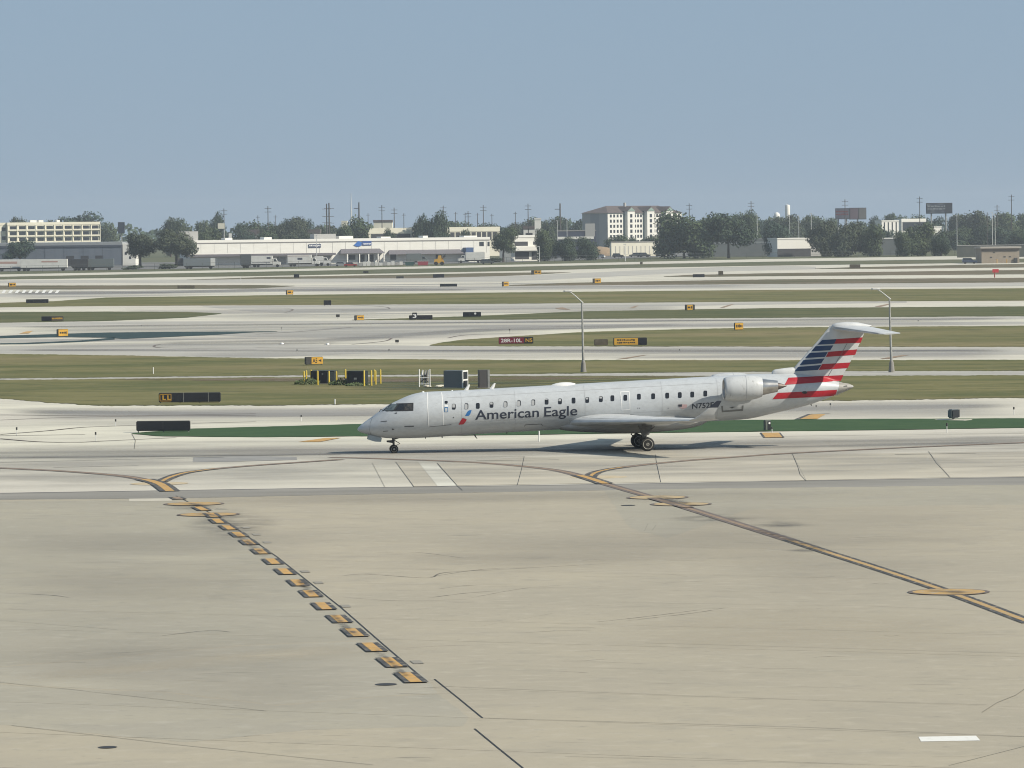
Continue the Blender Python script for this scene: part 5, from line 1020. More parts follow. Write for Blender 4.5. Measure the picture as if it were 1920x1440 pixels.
# low buildings and signs behind the warehouse
t, w_, h, s = bldg(692, 774, 427.5, 1850, 10, m_cream, 'low cream building with dark shopfront behind the white warehouse roof', m_cream, math.radians(18), par=2.4); win(t, -w_ / 2 + 1, w_ / 2 - 1, h - 8, h - 2.6, 0, m_shop, 'shopfront')
MB().box((w_ / 2 + .2, 2, 0), (w_ / 2 + 11, 18, h - .6)).build('grey_wing', m_stone, t)
t, w_, h, s = bldg(836, 937, 425.5, 1900, 10, m_cream, 'long low cream building with dark bays at centre behind the warehouse', m_cream, math.radians(18), par=2.0); grid(t, -w_ / 2 + 2, w_ / 2 - 1, h - 6, h - 2.1, 9, 1, .8, .9, 0, m_shop, 'shopfront')
t, w_, h, s = bldg(701, 736, 412.5, 2150, 14, m_cream, 'small cream building with white panel peeping above trees left of centre', m_roofb, par=1.2); win(t, -2, w_ / 2 - 3, h - 8.5, h - 4, 0, m_wht2, 'white_panel', .2)
t, w_, h, s = bldg(1003, 1015, 409, 1950, 6, m_wht2, 'cream stair tower with dark lower shaft left of the hotel', m_wht2, nm='tower_building', par=.6); win(t, -w_ / 2 + .3, w_ / 2 - .4, 0, h - 5, 0, m_stone, 'shaft')
t, w_, h, s = bldg(982, 1003, 423.5, 1960, 10, m_wht2, 'small white wing beside the cream stair tower', m_roofb, par=1.6, nm='building_wing'); win(t, -w_ / 2 + 1, w_ / 2 - 1, 0, h - 3.2, 0, m_shop, 'shopfront')
t, w_, h, s = bldg(448, 492, 430.5, 2050, 14, m_stone, 'low brown-roofed building among trees behind the warehouse', m_roofb, par=2.6)
t, w_, h, s = bldg(544, 600, 430.5, 2050, 14, m_stone, 'low dark-roofed building among trees left of the masts', m_roofb, par=2.0)
t, w_, h, s = bldg(641, 651, 414, 2150, 8, m_cream, 'tiny cream block just left of the tall white mast', m_cream)
t, w_, h, s = bldg(1045, 1118, 431.5, 1980, 12, mat('dark_blue_store', (.05, .06, .10), .7), 'low dark blue store with white fascia left of the hotel', m_flat, par=.5, nm='store'); win(t, -w_ / 2, -w_ / 2 + 17, h - 4.2, h - 3, 0, m_wht2, 'fascia', .2); win(t, w_ / 2 - 5, w_ / 2 - .5, h - 3, h + 3, 0, m_stone, 'sign_panel', .2)
t, w_, h, s = bldg(1146, 1250, 452.5, 1800, 2, m_cream, 'long low pale wall below the hotel', m_flat, math.radians(18), par=.4, nm='boundary_wall', cat='wall'); grid(t, -w_ / 2 + 1, w_ / 2 - 1, .5, h - 1.5, 12, 1, .15, .8, 0, m_stone, 'pier')
g = base(1122, 1820); t = MB().loft([[(r * 1.6 * math.cos(k * math.pi / 6) * (1 + .15 * math.sin(3 * k)), r * math.sin(k * math.pi / 6), z) for k in range(12)] for r, z in ((4.6, 0), (4.2, 2.2), (2.6, 3.6), (.5, 4.1))]).build('sand_heap', mat('tan_sand', (.34, .25, .16), .95, (.28, .21, .14), .8, 4), None, True); t.location = g; tag(t, 'tan heap of sand behind shrubs left of the hotel', 'sand heap')
# right-hand buildings
t, w_, h, s = bldg(1300, 1450, 447.5, 1720, 30, mat('dull_grey_cladding', (.17, .185, .185), .8, (.145, .16, .16), .25, 4), 'low grey shed building behind the single tree with visible trunk', MATS['dull_grey_cladding'], nm='warehouse', par=1.2, cat='warehouse'); MB().box((-w_ / 2, -.1, h - 2.0), (w_ / 2, 0, h - 1.2)).build('eave_band', m_gry2, t)
t, w_, h, s = bldg(1457, 1521, 446, 1690, 10, m_wht2, 'bright white low building among shrubs right of the grey shed', m_wht2, math.radians(20), par=.5, nm='white_building'); win(t, -w_ / 2, w_ / 2, 0, h * .42, 0, m_shop, 'shopfront'); MB().box((w_ / 2 + .02, .5, 0), (w_ / 2 + 4.6, 12, h - .4)).build('side_wall', m_stone, t)
t, w_, h, s = bldg(1653, 1686, 413, 2100, 8, m_wht2, 'white building with tall dark window strips right of the red billboard', m_wht2, math.radians(20), nm='office_block'); grid(t, -w_ / 2 + .4, w_ / 2 - .3, h - 7, h - .8, 4, 1, .3, .95)
t, w_, h, s = bldg(1690, 1737, 410, 2150, 8, m_wht2, 'long white-roofed building between the office block and black billboard', m_wht2, math.radians(20), par=1.6, nm='flat_roof_building'); win(t, -w_ / 2 + .5, w_ / 2, h - 6, h - 1.8, 0, m_win, 'window_band')
t, w_, h, s = bldg(1749, 1770, 424.5, 1950, 8, m_wht2, 'small white building with brown arch below the black billboard', m_wht2, math.radians(20), nm='arch_building', par=.4)
MB().add([(3 * math.cos(a * math.pi / 10) + 1.0, -.1, 2.6 + 3.4 * math.sin(a * math.pi / 10)) for a in range(11)], [tuple(range(11))]).build('arch', mat('arch_brown', (.16, .11, .08), .8), t)
t, w_, h, s = bldg(1648, 1683, 446, 1700, 14, MATS['dull_grey_cladding'], 'low grey hut with white roof among the right-hand trees', m_wht2, nm='hut', par=.5)
t, w_, h, s = bldg(1795, 1945, 459, 1560, 1, mat('weathered_fence_boards', (.075, .085, .075), .9, (.10, .105, .09), .5, 4), 'long dark grey fence wall behind the tan shed', m_stone, nm='fence_wall', cat='wall', par=.2)
# billboards
def billboard(x0, x1, yt, yb, Y, label, rz, panels, posts):
    cx = (x0 + x1) / 2; g = base(cx, Y); s = F / Y; w_ = (x1 - x0) / s / math.cos(rz); z0 = (hor(cx) + H * s - yb) / s; z1 = (hor(cx) + H * s - yt) / s
    t = empty('billboard', g, rz); tag(t, label, 'billboard')
    MB().box((-w_ / 2, -.6, z0), (w_ / 2, .6, z1)).build('frame', m_shop, t)
    for a, b, c, d, m, mk in panels:
        p = MB().box((-w_ / 2 + w_ * a, -.75, z0 + (z1 - z0) * c), (-w_ / 2 + w_ * b, -.602, z0 + (z1 - z0) * d)).build('panel', m, t)
        if mk: marks(-w_ / 2 + w_ * (a + .03), -w_ / 2 + w_ * (b - .03), z0 + (z1 - z0) * (c + (d - c) * .3), z0 + (z1 - z0) * (c + (d - c) * .85), -.755, p, mk, 2, 4, int(x0))
    for f_ in posts: MB().tube([(-w_ / 2 + w_ * f_, .2, -.3), (-w_ / 2 + w_ * f_, .2, z0 + .3)], .35, 8).build('post', m_galv, t)
m_bbg = mat('billboard_grey_print', (.24, .24, .26), .6, (.17, .16, .19), .5, 3); m_bbr = mat('billboard_red_print', (.30, .07, .08), .6)
billboard(1567, 1592.5, 390.5, 411, 1980, 'grey billboard face with red print right of the water tower', -.2, [(0.02, .98, .04, .96, m_bbg, m_bbr)], (.2, .8))
billboard(1593, 1624.5, 389.5, 411.5, 1985, 'dark purplish billboard joined to the red-printed one', .2, [(0.02, .5, .05, .95, mat('billboard_purple', (.10, .075, .095), .6), None), (.53, .98, .05, .95, mat('billboard_slats', (.085, .085, .085), .7, (.13, .13, .13), 3, 2, (4, 1, .1)), None)], (.5,))
billboard(1737, 1786, 380.5, 400.5, 1950, 'big dark billboard with blurred blue-grey picture at right skyline', 0, [(.02, .74, .06, .94, mat('billboard_picture', (.06, .07, .095), .5, (.17, .185, .20), .35, 4, (.6, 1, 1.6), lo=.48, hi=.62), m_gry2), (.76, .98, .06, .94, mat('billboard_back', (.045, .05, .065), .6), None)], (.2, .75))
billboard(222, 234.5, 416.5, 437.5, 2000, 'plain dark navy billboard right of the cream block', 0, [(.05, .95, .03, .97, mat('billboard_navy', (.03, .04, .065), .6), None)], (.5,))
billboard(409, 422.5, 418, 429.5, 1900, 'square cream sign on twin poles above the trees', 0, [(.03, .97, .05, .95, m_cream, None)], (.15, .85))
billboard(429.5, 435.5, 437, 447.5, 1760, 'small white upright sign behind the warehouse roof', 0, [(.03, .97, .05, .95, m_wht2, None)], (.5,))
# water tower
g = base(1477, 3000); s = F / 3000; zt = (hor(1477) + H * s - 383.5) / s; t = empty('water_tower', g); tag(t, 'white cylindrical water tower rising above the trees', 'water tower')
MB().loft([[(r * math.cos(k * math.pi / 10), r * math.sin(k * math.pi / 10), z) for k in range(20)] for r, z in ((1.6, 0), (1.6, zt - 9), (1.75, zt - 7.5), (1.75, zt - 1), (1.4, zt - .3), (.3, zt))]).build('tank', m_wht2, t, True); MB().tube([(0, 0, zt - .1), (0, 0, zt + .8)], .08, 6).build('vent', m_galv, t)
g = base(1457, 2900); t = empty('dome', g); tag(t, 'small pale dome peeping over trees left of water tower', 'dome'); zt = (hor(1457) + H * F / 2900 - 398) / (F / 2900)
MB().loft([[(r * math.cos(k * math.pi / 8), r * math.sin(k * math.pi / 8), z) for k in range(16)] for r, z in ((2.2, zt - 4), (2.1, zt - 2), (1.6, zt - .7), (.8, zt - .15), (.05, zt))]).build('shell', m_wht2, t, True); MB().tube([(0, 0, 0), (0, 0, zt - 3.9)], 1.0, 8).build('column', m_wht2, t)
# utility poles and masts
m_pole = mat('weathered_pole', (.085, .075, .068), .9); m_mast = mat('pale_mast', (.62, .62, .60), .5)
ORD = ['%s', ]
POLES = [(421, 391, 1, 'above the square cream sign'), (503.5, 386.5, 1, 'with side arm above the trees left of the masts'), (484.5, 404, 0, 'short, left of the armed pole'), (517, 403.5, 0, 'short, right of the armed pole'), (613.5, 382, 2, 'left of a close dark pair'), (618, 380.5, 2, 'right of a close dark pair'), (674, 379.5, 3, 'thick and dark with side arm right of the white mast'),
 (717, 384.5, 1, 'tall above the small cream building'), (691, 400, 0, 'short, right of the thick dark pole'), (740, 389.5, 1, 'with light lattice right of the small cream building'), (758, 400, 0, 'short, between lattice pole and big tree'), (832, 385.5, 1, 'above the big tree at centre left'), (855, 397.5, 0, 'short, right of the pole above the big tree'), (873, 398.5, 0, 'short, left of a close pair over the cream building'), (878.5, 396, 1, 'right of a close pair over the cream building'),
 (896, 399.5, 0, 'short, before the pole over the cream building end'), (907, 384.5, 1, 'tall, over the right end of the long cream building'), (923, 401, 0, 'short, left of the tree by white warehouse end'), (967, 397, 0, 'thin, above the smaller white building'), (991, 382, 1, 'tall with arms, left of the stair tower'), (1051, 381.5, 3, 'dark and straight left of the hotel'), (1293, 381.5, 1, 'above the big dark tree right of the hotel'), (1409, 377, 1, 'tall above the tree with visible trunk'), (1585, 374, 1, 'behind the red-printed billboard'), (1725, 368.5, 1, 'tall, left of the big black billboard'), (1870, 384, 1, 'third from the right edge'), (1851.5, 398, 0, 'short, fourth from the right edge'), (1897, 365, 1, 'tallest, near the right edge')]
for px, top, kind, lb in POLES:
    Y = 1900 + (px * 7 % 160); g = base(px, Y); s = F / Y; h = (hor(px) + H * s - top) / s; t = empty('utility_pole', g, random.uniform(-.5, .5)); tag(t, 'utility pole, ' + lb, 'utility pole', 'utility poles along the skyline')
    r = {0: .16, 1: .2, 2: .34, 3: .38}[kind]; MB().tube([(0, 0, -.3), (0, 0, h)], [r * 1.2, r * .85], 8).build('pole', m_pole, t)
    if kind in (1, 2):
        for z in (1.0, 2.6) if kind == 1 else (2.5, 6, 9): MB().box((-1.5 if kind == 1 else -2.2, -.1, h - z - .12), (1.5 if kind == 1 else 2.2, .1, h - z + .06)).build('crossarm', m_pole, t)
    elif kind == 0: MB().box((-.9, -.08, h - .9), (.9, .08, h - .75)).build('crossarm', m_pole, t)
    else: MB().box((-2.6, -.1, h - 2.9), (.2, .1, h - 2.6)).build('crossarm', m_pole, t)
g = base(659.5, 2200); s = F / 2200; h = (hor(659) + H * s - 362) / s; t = empty('mast', g); tag(t, 'very tall thin white mast left of centre', 'mast'); MB().tube([(0, 0, 0), (0, 0, h * .7), (0, 0, h)], [.45, .32, .10], 8).build('pole', m_mast, t); MB().box((-.5, -.5, -.1), (.5, .5, .5)).build('footing', m_stone, t)
for i, (px, yt, lb) in enumerate([(1420, 403, 'lamp head, right of the tree with visible trunk'), (1481, 404, 'left of a pair beneath the water tower'), (1498, 404.5, 'right of a pair beneath the water tower'), (1521.5, 400, 'left of the red-printed billboard'), (1046, 414, 'left of the hotel shrubs'), (1063.5, 410, 'with white head between shrubs and hotel'), (1794.5, 404.5, 'between black billboard and the right skyline poles'), (1861, 399, 'left of a thin pair at far right'), (1866, 402, 'right of a thin pair at far right'), (1011.5, 462, 'short, at the smaller white building corner'), (594, 441, 'behind the warehouse roof'), (1172.5, 458, 'short, over the car park')]):
    Y = 1780 if yt < 440 else 1560; g = base(px, Y); s = F / Y; h = (hor(px) + H * s - yt) / s; t = empty('light_pole', g); tag(t, 'pale light pole, ' + lb, 'light pole', 'pale light poles in the distance')
    MB().tube([(0, 0, -.2), (0, 0, h)], [.17, .10], 8).build('pole', m_mast, t); MB().box((-.7, -.15, h - .1), (.25, .15, h + .12)).build('lamp_head', m_mast, t)
# ---- vehicles
m_glass = mat('car_glass', (.03, .035, .04), .15, spec=.6); m_cart = mat('car_tyre', (.02, .02, .02), .9)
CARC = [mat('car_paint_%d' % i, c, .3, spec=.6) for i, c in enumerate([(.72, .72, .70), (.03, .035, .04), (.32, .33, .34), (.05, .07, .12), (.30, .035, .03), (.55, .55, .54), (.09, .10, .10)])]
def car_meshes():
    body = MB().prism([(-2.2, .35), (-2.25, .75), (-2.1, .92), (-1.2, .98), (1.2, .95), (2.0, .82), (2.25, .68), (2.25, .35)], -.88, .88)
    cab = MB().loft([[(x0, y, z), (x1, y, z), (x1, -y, z), (x0, -y, z)] for x0, x1, y, z in ((-1.9, 1.25, .84, .93), (-1.45, .55, .68, 1.46))])
    suv = MB().prism([(-2.3, .4), (-2.35, .95), (-2.25, 1.1), (.9, 1.12), (2.1, 1.0), (2.3, .8), (2.3, .4)], -.92, .92); scab = MB().loft([[(x0, y, z), (x1, y, z), (x1, -y, z), (x0, -y, z)] for x0, x1, y, z in ((-2.25, 1.1, .88, 1.1), (-2.05, .5, .74, 1.75))])
    def wh():
        b = MB()
        return b.loft([[(.33 * math.cos(k * math.pi / 6), y, .33 * math.sin(k * math.pi / 6)) for k in range(12)] for y in (-.11, .11)])
    roof = MB().box((-1.42, -.64, 1.45), (.52, .64, 1.49)); sroof = MB().box((-2.03, -.7, 1.74), (.47, .7, 1.79))
    return body, cab, roof, suv, scab, sroof, wh()
_b, _c, _r, _sb, _sc, _sr, _w = car_meshes()
CM = {k: (_b.mesh('body', m), _r.mesh('roof', m), _sb.mesh('body', m), _sr.mesh('roof', m)) for k, m in enumerate(CARC)}
CG = _c.mesh('greenhouse', m_glass); SG = _sc.mesh('greenhouse', m_glass); WM = _w.mesh('wheel', m_cart)
def car(px, yb, col, label, rz=0.0, suv=False, group='cars in the distant car park', nm='parked_car'):
    t = empty(nm, G(px, yb), rz); tag(t, label, 'car', group); c = CM[col]
    inst('body', c[2 if suv else 0], t); inst('greenhouse', SG if suv else CG, t); inst('roof', c[3 if suv else 1], t)
    for x in (-1.4, 1.4):
        for y in (-.82, .82): inst('wheel', WM, t, (x, y, .33))
CN = ['white', 'black', 'grey', 'navy', 'red', 'silver', 'charcoal']
CARS = [(1026, 484.5, 3, 1, 'leftmost in the distant car park'), (1049, 484.8, 1, 1, 'second from the left in the distant car park'), (1066, 484.3, 0, 0, 'third from left, pale among dark cars'), (1086, 483.5, 3, 1, 'behind shrubs left of the white pair'), (1104, 483.5, 6, 1, 'just left of the white saloon'), (1124, 483.8, 0, 0, 'front row, middle of the car park'), (1137, 478, 1, 1, 'back row above the white saloon'), (1152, 474, 0, 1, 'back row with bright roof'), (1159, 483.3, 1, 1, 'front row right of the white saloon'), (1176, 479, 3, 0, 'middle row near the short light pole'), (1190, 482, 6, 1, 'front row in shade'), (1208, 481.8, 1, 1, 'front row left of the red car'), (1213, 478.5, 0, 0, 'white bonnet beside the red car'), (1221, 479.5, 4, 0, 'only red one in the car park'), (1238, 479.5, 5, 0, 'low pale one right of the red car'), (1252, 477, 0, 1, 'rightmost bright one before the big dark tree'),
 (1298, 479, 1, 0, 'under the big dark tree'), (1318, 479.4, 6, 0, 'dark one left of the single tree trunk')]
for px, yb, col, su, lb in CARS: car(px, yb, col, '%s car, %s' % (CN[col], lb), random.choice((0, .3, 2.8, 3.14)), bool(su))
car(657, 500, 4, 'maroon car parked before the warehouse awning', 0.1, False, 'cars by the warehouse'); car(914, 495.5, 6, 'dark estate car at the right end of the warehouse', 0, True, 'cars by the warehouse'); car(640, 499.5, 2, 'grey car left of the maroon car', 0, False, 'cars by the warehouse')
car(1818, 494.5, 3, 'dark navy pickup-like car left of the tan shed', 0, True, 'cars near the shed'); car(1520, 466, 5, 'pale car among shrubs right of bright white building', 0, False, 'cars near the shed')
for i, (px, yb, col, su, lb) in enumerate([(1812, 455, 0, 1, 'first'), (1830, 454, 0, 0, 'second'), (1848, 453, 5, 1, 'third'), (1866, 452, 0, 1, 'fourth'), (1884, 452.5, 0, 0, 'fifth'), (1902, 452, 5, 1, 'sixth'), (1918, 451.5, 0, 1, 'last')]): car(px, yb, col, '%s car, %s from the left in the row behind the fence wall' % (CN[col], lb), 0, bool(su), 'cars in the far right row')
def truck(px, yb, L_, label, col, rz=0.0, cab=True, hgt=4.0, group='trucks at the warehouse docks', nm='box_truck', mark=None, cabcol=None):
    t = empty(nm, G(px, yb), rz); tag(t, label, 'truck' if cab else 'trailer', group)
    MB().box((-L_ / 2, -1.25, 1.1), (L_ / 2, 1.25, hgt)).build('box', col, t, bevel=.06); MB().box((-L_ / 2 + .3, -.9, .75), (L_ / 2 + (2.3 if cab else -.3), .9, 1.08)).build('chassis', m_cart, t)
    xs = [-L_ / 2 + 1.2, -L_ / 2 + 2.4] + ([L_ / 2 + 1.7] if cab else [L_ / 2 - 1.5])
    me = MB().loft([[(.5 * math.cos(k * math.pi / 6), y, .5 * math.sin(k * math.pi / 6)) for k in range(12)] for y in (-.15, .15)]).mesh('wheel', m_cart)
    for x in xs:
        for y in (-1.0, 1.0): inst('wheel', me, t, (x, y, .5))
    if cab:
        c = MB().prism([(L_ / 2 + .12, .75), (L_ / 2 + .12, 3.0), (L_ / 2 + 1.3, 2.9), (L_ / 2 + 1.7, 1.95), (L_ / 2 + 2.7, 1.7), (L_ / 2 + 2.8, .75)], -1.1, 1.1).build('cab', cabcol or col, t)
        MB().prism([(L_ / 2 + .5, 1.95), (L_ / 2 + .5, 2.75), (L_ / 2 + 1.2, 2.7), (L_ / 2 + 1.6, 1.95)], -1.12, 1.12).build('window', m_glass, c)
    if mark:
        for a, b, c_, d, m in mark: MB().box((-L_ / 2 + L_ * a, -1.27, 1.1 + (hgt - 1.1) * c_), (-L_ / 2 + L_ * b, -1.251, 1.1 + (hgt - 1.1) * d)).build('marking', m, t)
m_tw = mat('truck_white', (.78, .77, .73), .5, (.70, .69, .65), .6, 3); m_mk = mat('faded_red_print', (.50, .33, .28), .6); m_mkd = mat('dark_print', (.08, .09, .12), .6)
truck(17, 508.5, 9.6, 'white trailer with faded red print cut off by the left edge', m_tw, cab=False, hgt=3.9, mark=[(.2, .8, .5, .75, m_mk)], nm='parked_trailer')
truck(83, 508, 15.5, 'long white trailer with faint print right of the cut-off trailer', m_tw, cab=False, hgt=3.9, mark=[(.45, .8, .62, .8, m_mk)], nm='parked_trailer')
truck(150, 507, 5.5, 'dark closed trailer left in the row of dull trailers', m_shop, cab=False, hgt=3.8, nm='parked_trailer'); truck(187, 506.5, 9.5, 'dull grey-green trailer in front of the grey warehouse', mat('grey_green_box', (.14, .165, .17), .7), cab=False, hgt=3.8, nm='parked_trailer')
truck(374, 504.5, 10.6, 'dull blue-grey trailer with white end at the warehouse corner', mat('blue_grey_box', (.20, .225, .24), .7), cab=False, hgt=3.6, nm='parked_trailer', mark=[(.86, 1.0, 0, 1, m_tw)])
truck(461, 502.5, 3.6, 'dark grey covered trailer left of the oval-marked truck', mat('dark_grey_box', (.10, .11, .115), .7), cab=False, hgt=4.6, nm='parked_trailer')
truck(491, 501, 7.4, 'white box truck with dark oval mark at the docks', m_tw, hgt=3.9, mark=[(.74, .92, .62, .85, m_mkd), (.05, .9, .12, .2, m_mkd)]); truck(562, 499.5, 8.4, 'white box truck with small red-black lettering at the docks', m_tw, hgt=4.0, mark=[(.42, .62, .42, .66, m_mkd), (.0, .9, .84, .9, m_mk)])
truck(598, 498.5, 3.0, 'short white tanker-like truck right of the lettered truck', m_tw, hgt=3.4); truck(891, 493, 7.0, 'white box truck facing left at the right end docks', m_tw, math.pi, hgt=3.9); truck(776, 496, 5.2, 'dull grey container truck beneath the right awning', mat('container_grey', (.17, .19, .19), .7), hgt=3.9)
truck(1606, 472, 2.4, 'tiny white van half hidden by right-hand trees', m_tw, hgt=2.4, group='vans among the trees'); truck(1795, 461.5, 3.2, 'tiny white van left of the tan shed roof', m_tw, hgt=2.6, group='vans among the trees'); truck(1832, 457, 4.0, 'white truck behind the tan shed roof corner', m_tw, hgt=3.2, group='vans among the trees')
# loader, dumpster, crates
t = empty('wheel_loader', G(823, 497.5)); tag(t, 'yellow loader with raised bucket at the warehouse', 'loader'); MB().prism([(-1.6, .7), (-1.6, 2.0), (-.4, 2.3), (-.2, 3.4), (.8, 3.4), (1.0, 1.8), (1.8, 1.6), (1.8, .7)], -.9, .9).build('body', m_syel, t); MB().tube([(.9, 0, 1.6), (1.7, 0, 2.9)], .2, 6).build('arm', m_syel, t); MB().prism([(1.3, 2.6), (2.3, 2.8), (2.4, 3.9), (1.8, 3.7)], -1, 1).build('bucket', m_shop, t)
for x in (-1.0, 1.1):
    for y in (-.95, .95): inst('wheel', WM, t, (x, y, .65), 0, (2, 1.6, 2))
t = empty('dumpster', G(793, 498)); tag(t, 'red open-top skip in front of a white door', 'dumpster'); MB().prism([(-1.6, .1), (-1.9, 1.5), (1.9, 1.5), (1.6, .1)], -.9, .9).build('bin', mat('skip_red', (.36, .06, .08), .6), t); MB().box((-1.95, -.95, 1.5), (1.95, .95, 1.62)).build('rim', m_tw, t)
t = empty('dumpster', G(768, 498.5)); tag(t, 'dark green open-top skip left of the red skip', 'dumpster'); MB().prism([(-1.3, .1), (-1.6, 1.4), (1.6, 1.4), (1.3, .1)], -.9, .9).build('bin', mat('skip_green', (.04, .10, .09), .6), t); MB().box((-1.65, -.95, 1.4), (1.65, .95, 1.5)).build('rim', m_stone, t)
for i in range(11):
    px = 676 + i * 7.6; t = empty('pallet_crate', G(px, 500 - i * .2)); tag(t, ['first', 'second', 'third', 'fourth', 'fifth', 'sixth', 'seventh', 'eighth', 'ninth', 'tenth', 'eleventh'][i] + ' from left in the row of pale pallet crates before the warehouse', 'crate', 'pallet crates before the warehouse')
    hh = random.uniform(1.1, 1.8); MB().box((-.55, -.5, .15), (.55, .5, hh)).build('load', m_tw if i % 3 else m_stone, t); MB().box((-.6, -.55, 0), (.6, .55, .14)).build('pallet', m_brown, t)
# perimeter fence line and kerb grass at the field's far edge
m_fence = mat('fence_mesh', (.10, .105, .10), .8)
t = empty('perimeter_fence', G(900, 500)); tag(t, 'low chain-link perimeter fence along the far side of the airfield', 'fence'); o = t.location; me = MB().tube([(0, 0, 0), (0, 0, 2.2)], .05, 6).mesh('fence_post', m_fence)
pr = None; rails = []
for i in range(66):
    px = -40 + i * 30; y = lerp_poly([(-60, 513.5), (0, 512), (480, 503), (960, 494), (1100, 490), (1440, 484), (1950, 477)], px); p = G(px, y) - o; p.z = 0; inst('fence_post', me, t, p); rails.append(p)
MB().tube([(p.x, p.y, 2.15) for p in rails], .035, 4).build('top_rail', m_fence, t); MB().tube([(p.x, p.y, 1.1) for p in rails], .03, 4).build('middle_rail', m_fence, t)
struct(band('yard_pavement', [(-300, 497), (0, 494), (400, 491), (960, 484), (1265, 473), (1500, 470)], [(-300, 515), (0, 509), (480, 501.5), (960, 491.5), (1265, 481), (1500, 474)], -.02, mat('yard_asphalt', (.13, .13, .125), .9, (.18, .175, .165), .1, 5), step=30))
# ---- trees
NT = [(38, 451, 1590, 54, 'round tree standing before the grey warehouse beside white trailers'), (263, 438, 1540, 60, 'left of two leafy trees at the warehouse gap'), (331, 432, 1540, 72, 'right of two leafy trees overlapping the white warehouse'), (944, 429, 1575, 50, 'tree with pale trunk at the right end of white warehouse'), (1022, 432, 1600, 46, 'dense tree right of the smaller white building'), (1062, 446, 1600, 50, 'low rounded tree behind the left of the car park'), (1103, 446, 1620, 46, 'low rounded tree in front of the sand heap'), (1283, 398.5, 1660, 78, 'tallest dark tree right of the hotel'), (1366, 399, 1640, 92, 'spreading tree with a visible trunk before the grey shed'), (1325, 409, 1750, 54, 'tree between the tallest dark tree and spreading tree'), (1408, 397, 1900, 44, 'tree behind the right side of the spreading tree'), (1458, 417, 1700, 64, 'bushy tree above the bright white building'), (1545, 414, 1680, 60, 'bushy tree right of the bright white building'), (1590, 417, 1660, 66, 'broad tree below the red-printed billboard'), (1632, 420, 1660, 56, 'tree left of the office block with window strips'), (1722, 418, 1660, 66, 'broad tree below the flat white roof'), (1765, 431, 1640, 46, 'tree below the brown arch'), (1695, 432, 1640, 46, 'low tree before the grey hut'), (820, 402, 1800, 62, 'big dark tree rising behind the white warehouse at centre left'), (788, 407, 1850, 38, 'thin-topped tree left of the big dark tree'), (678, 411, 1850, 46, 'rounded tree left of the low cream building'), (648, 424, 1800, 40, 'tree just below the tall white mast')]
for px, top, Y, wp, lb in NT: tree(px, top + (4 if px > 1200 else 1), Y, wp, lb, None, None, .32 if px in (1366, 944, 263, 331, 38) else .02)
SK2 = [(145, 396, 2300, 80), (40, 403.5, 2300, 54), (88, 410, 2350, 40), (200, 413, 2300, 50), (320, 405, 2050, 48), (350, 406, 2000, 50), (382, 410, 2100, 44), (410, 396.5, 2150, 48), (452, 408, 2050, 46), (478, 407, 2100, 44), (505, 410, 2000, 56), (534, 404, 2100, 44), (553, 397.5, 2000, 54), (575, 404, 2100, 34), (596, 412, 2150, 42), (622, 415, 2150, 44), (660, 412, 2250, 44), (700, 420, 2200, 42), (735, 412, 2250, 30), (760, 416, 2300, 54), (800, 410, 2300, 44), (850, 407, 2250, 54), (880, 408, 2300, 54), (910, 410, 2250, 54), (940, 411, 2200, 48), (962, 408, 2100, 42), (985, 404, 2250, 46), (1012, 404, 2300, 50), (1035, 402, 2250, 50), (1060, 405, 2250, 46), (1083, 406, 2200, 40), (1130, 420, 2400, 50), (1310, 406, 2250, 54), (1345, 405, 2200, 50), (1390, 396, 2150, 54), (1432, 404, 2200, 50), (1452, 401, 2250, 54), (1482, 398.5, 2150, 64), (1510, 401, 2250, 54), (1535, 398.5, 2200, 50), (1560, 403, 2250, 50), (1600, 410, 2250, 60), (1640, 401, 2300, 44), (1662, 396, 2400, 36), (1690, 400, 2300, 60), (1722, 399, 2300, 54), (1750, 402, 2300, 54), (1795, 396, 2200, 54), (1820, 391.5, 2150, 64), (1850, 400, 2200, 50), (1872, 397, 2250, 44), (1892, 393.5, 2200, 58), (1925, 393, 2250, 60), (1840, 416, 1950, 54), (1880, 418, 1950, 60), (1800, 420, 1950, 50), (1915, 424, 1900, 50), (1660, 430, 1900, 40), (500, 424, 1850, 54), (470, 428, 1850, 40), (540, 428, 1850, 44), (580, 424, 1880, 50), (615, 428, 1850, 40), (390, 424, 1850, 50), (730, 432, 1760, 34), (870, 434, 1800, 30)]
SK2 += [(1152, 443, 1850, 34), (1186, 447, 1850, 30), (1216, 444, 1850, 36), (1244, 438, 1850, 30)]
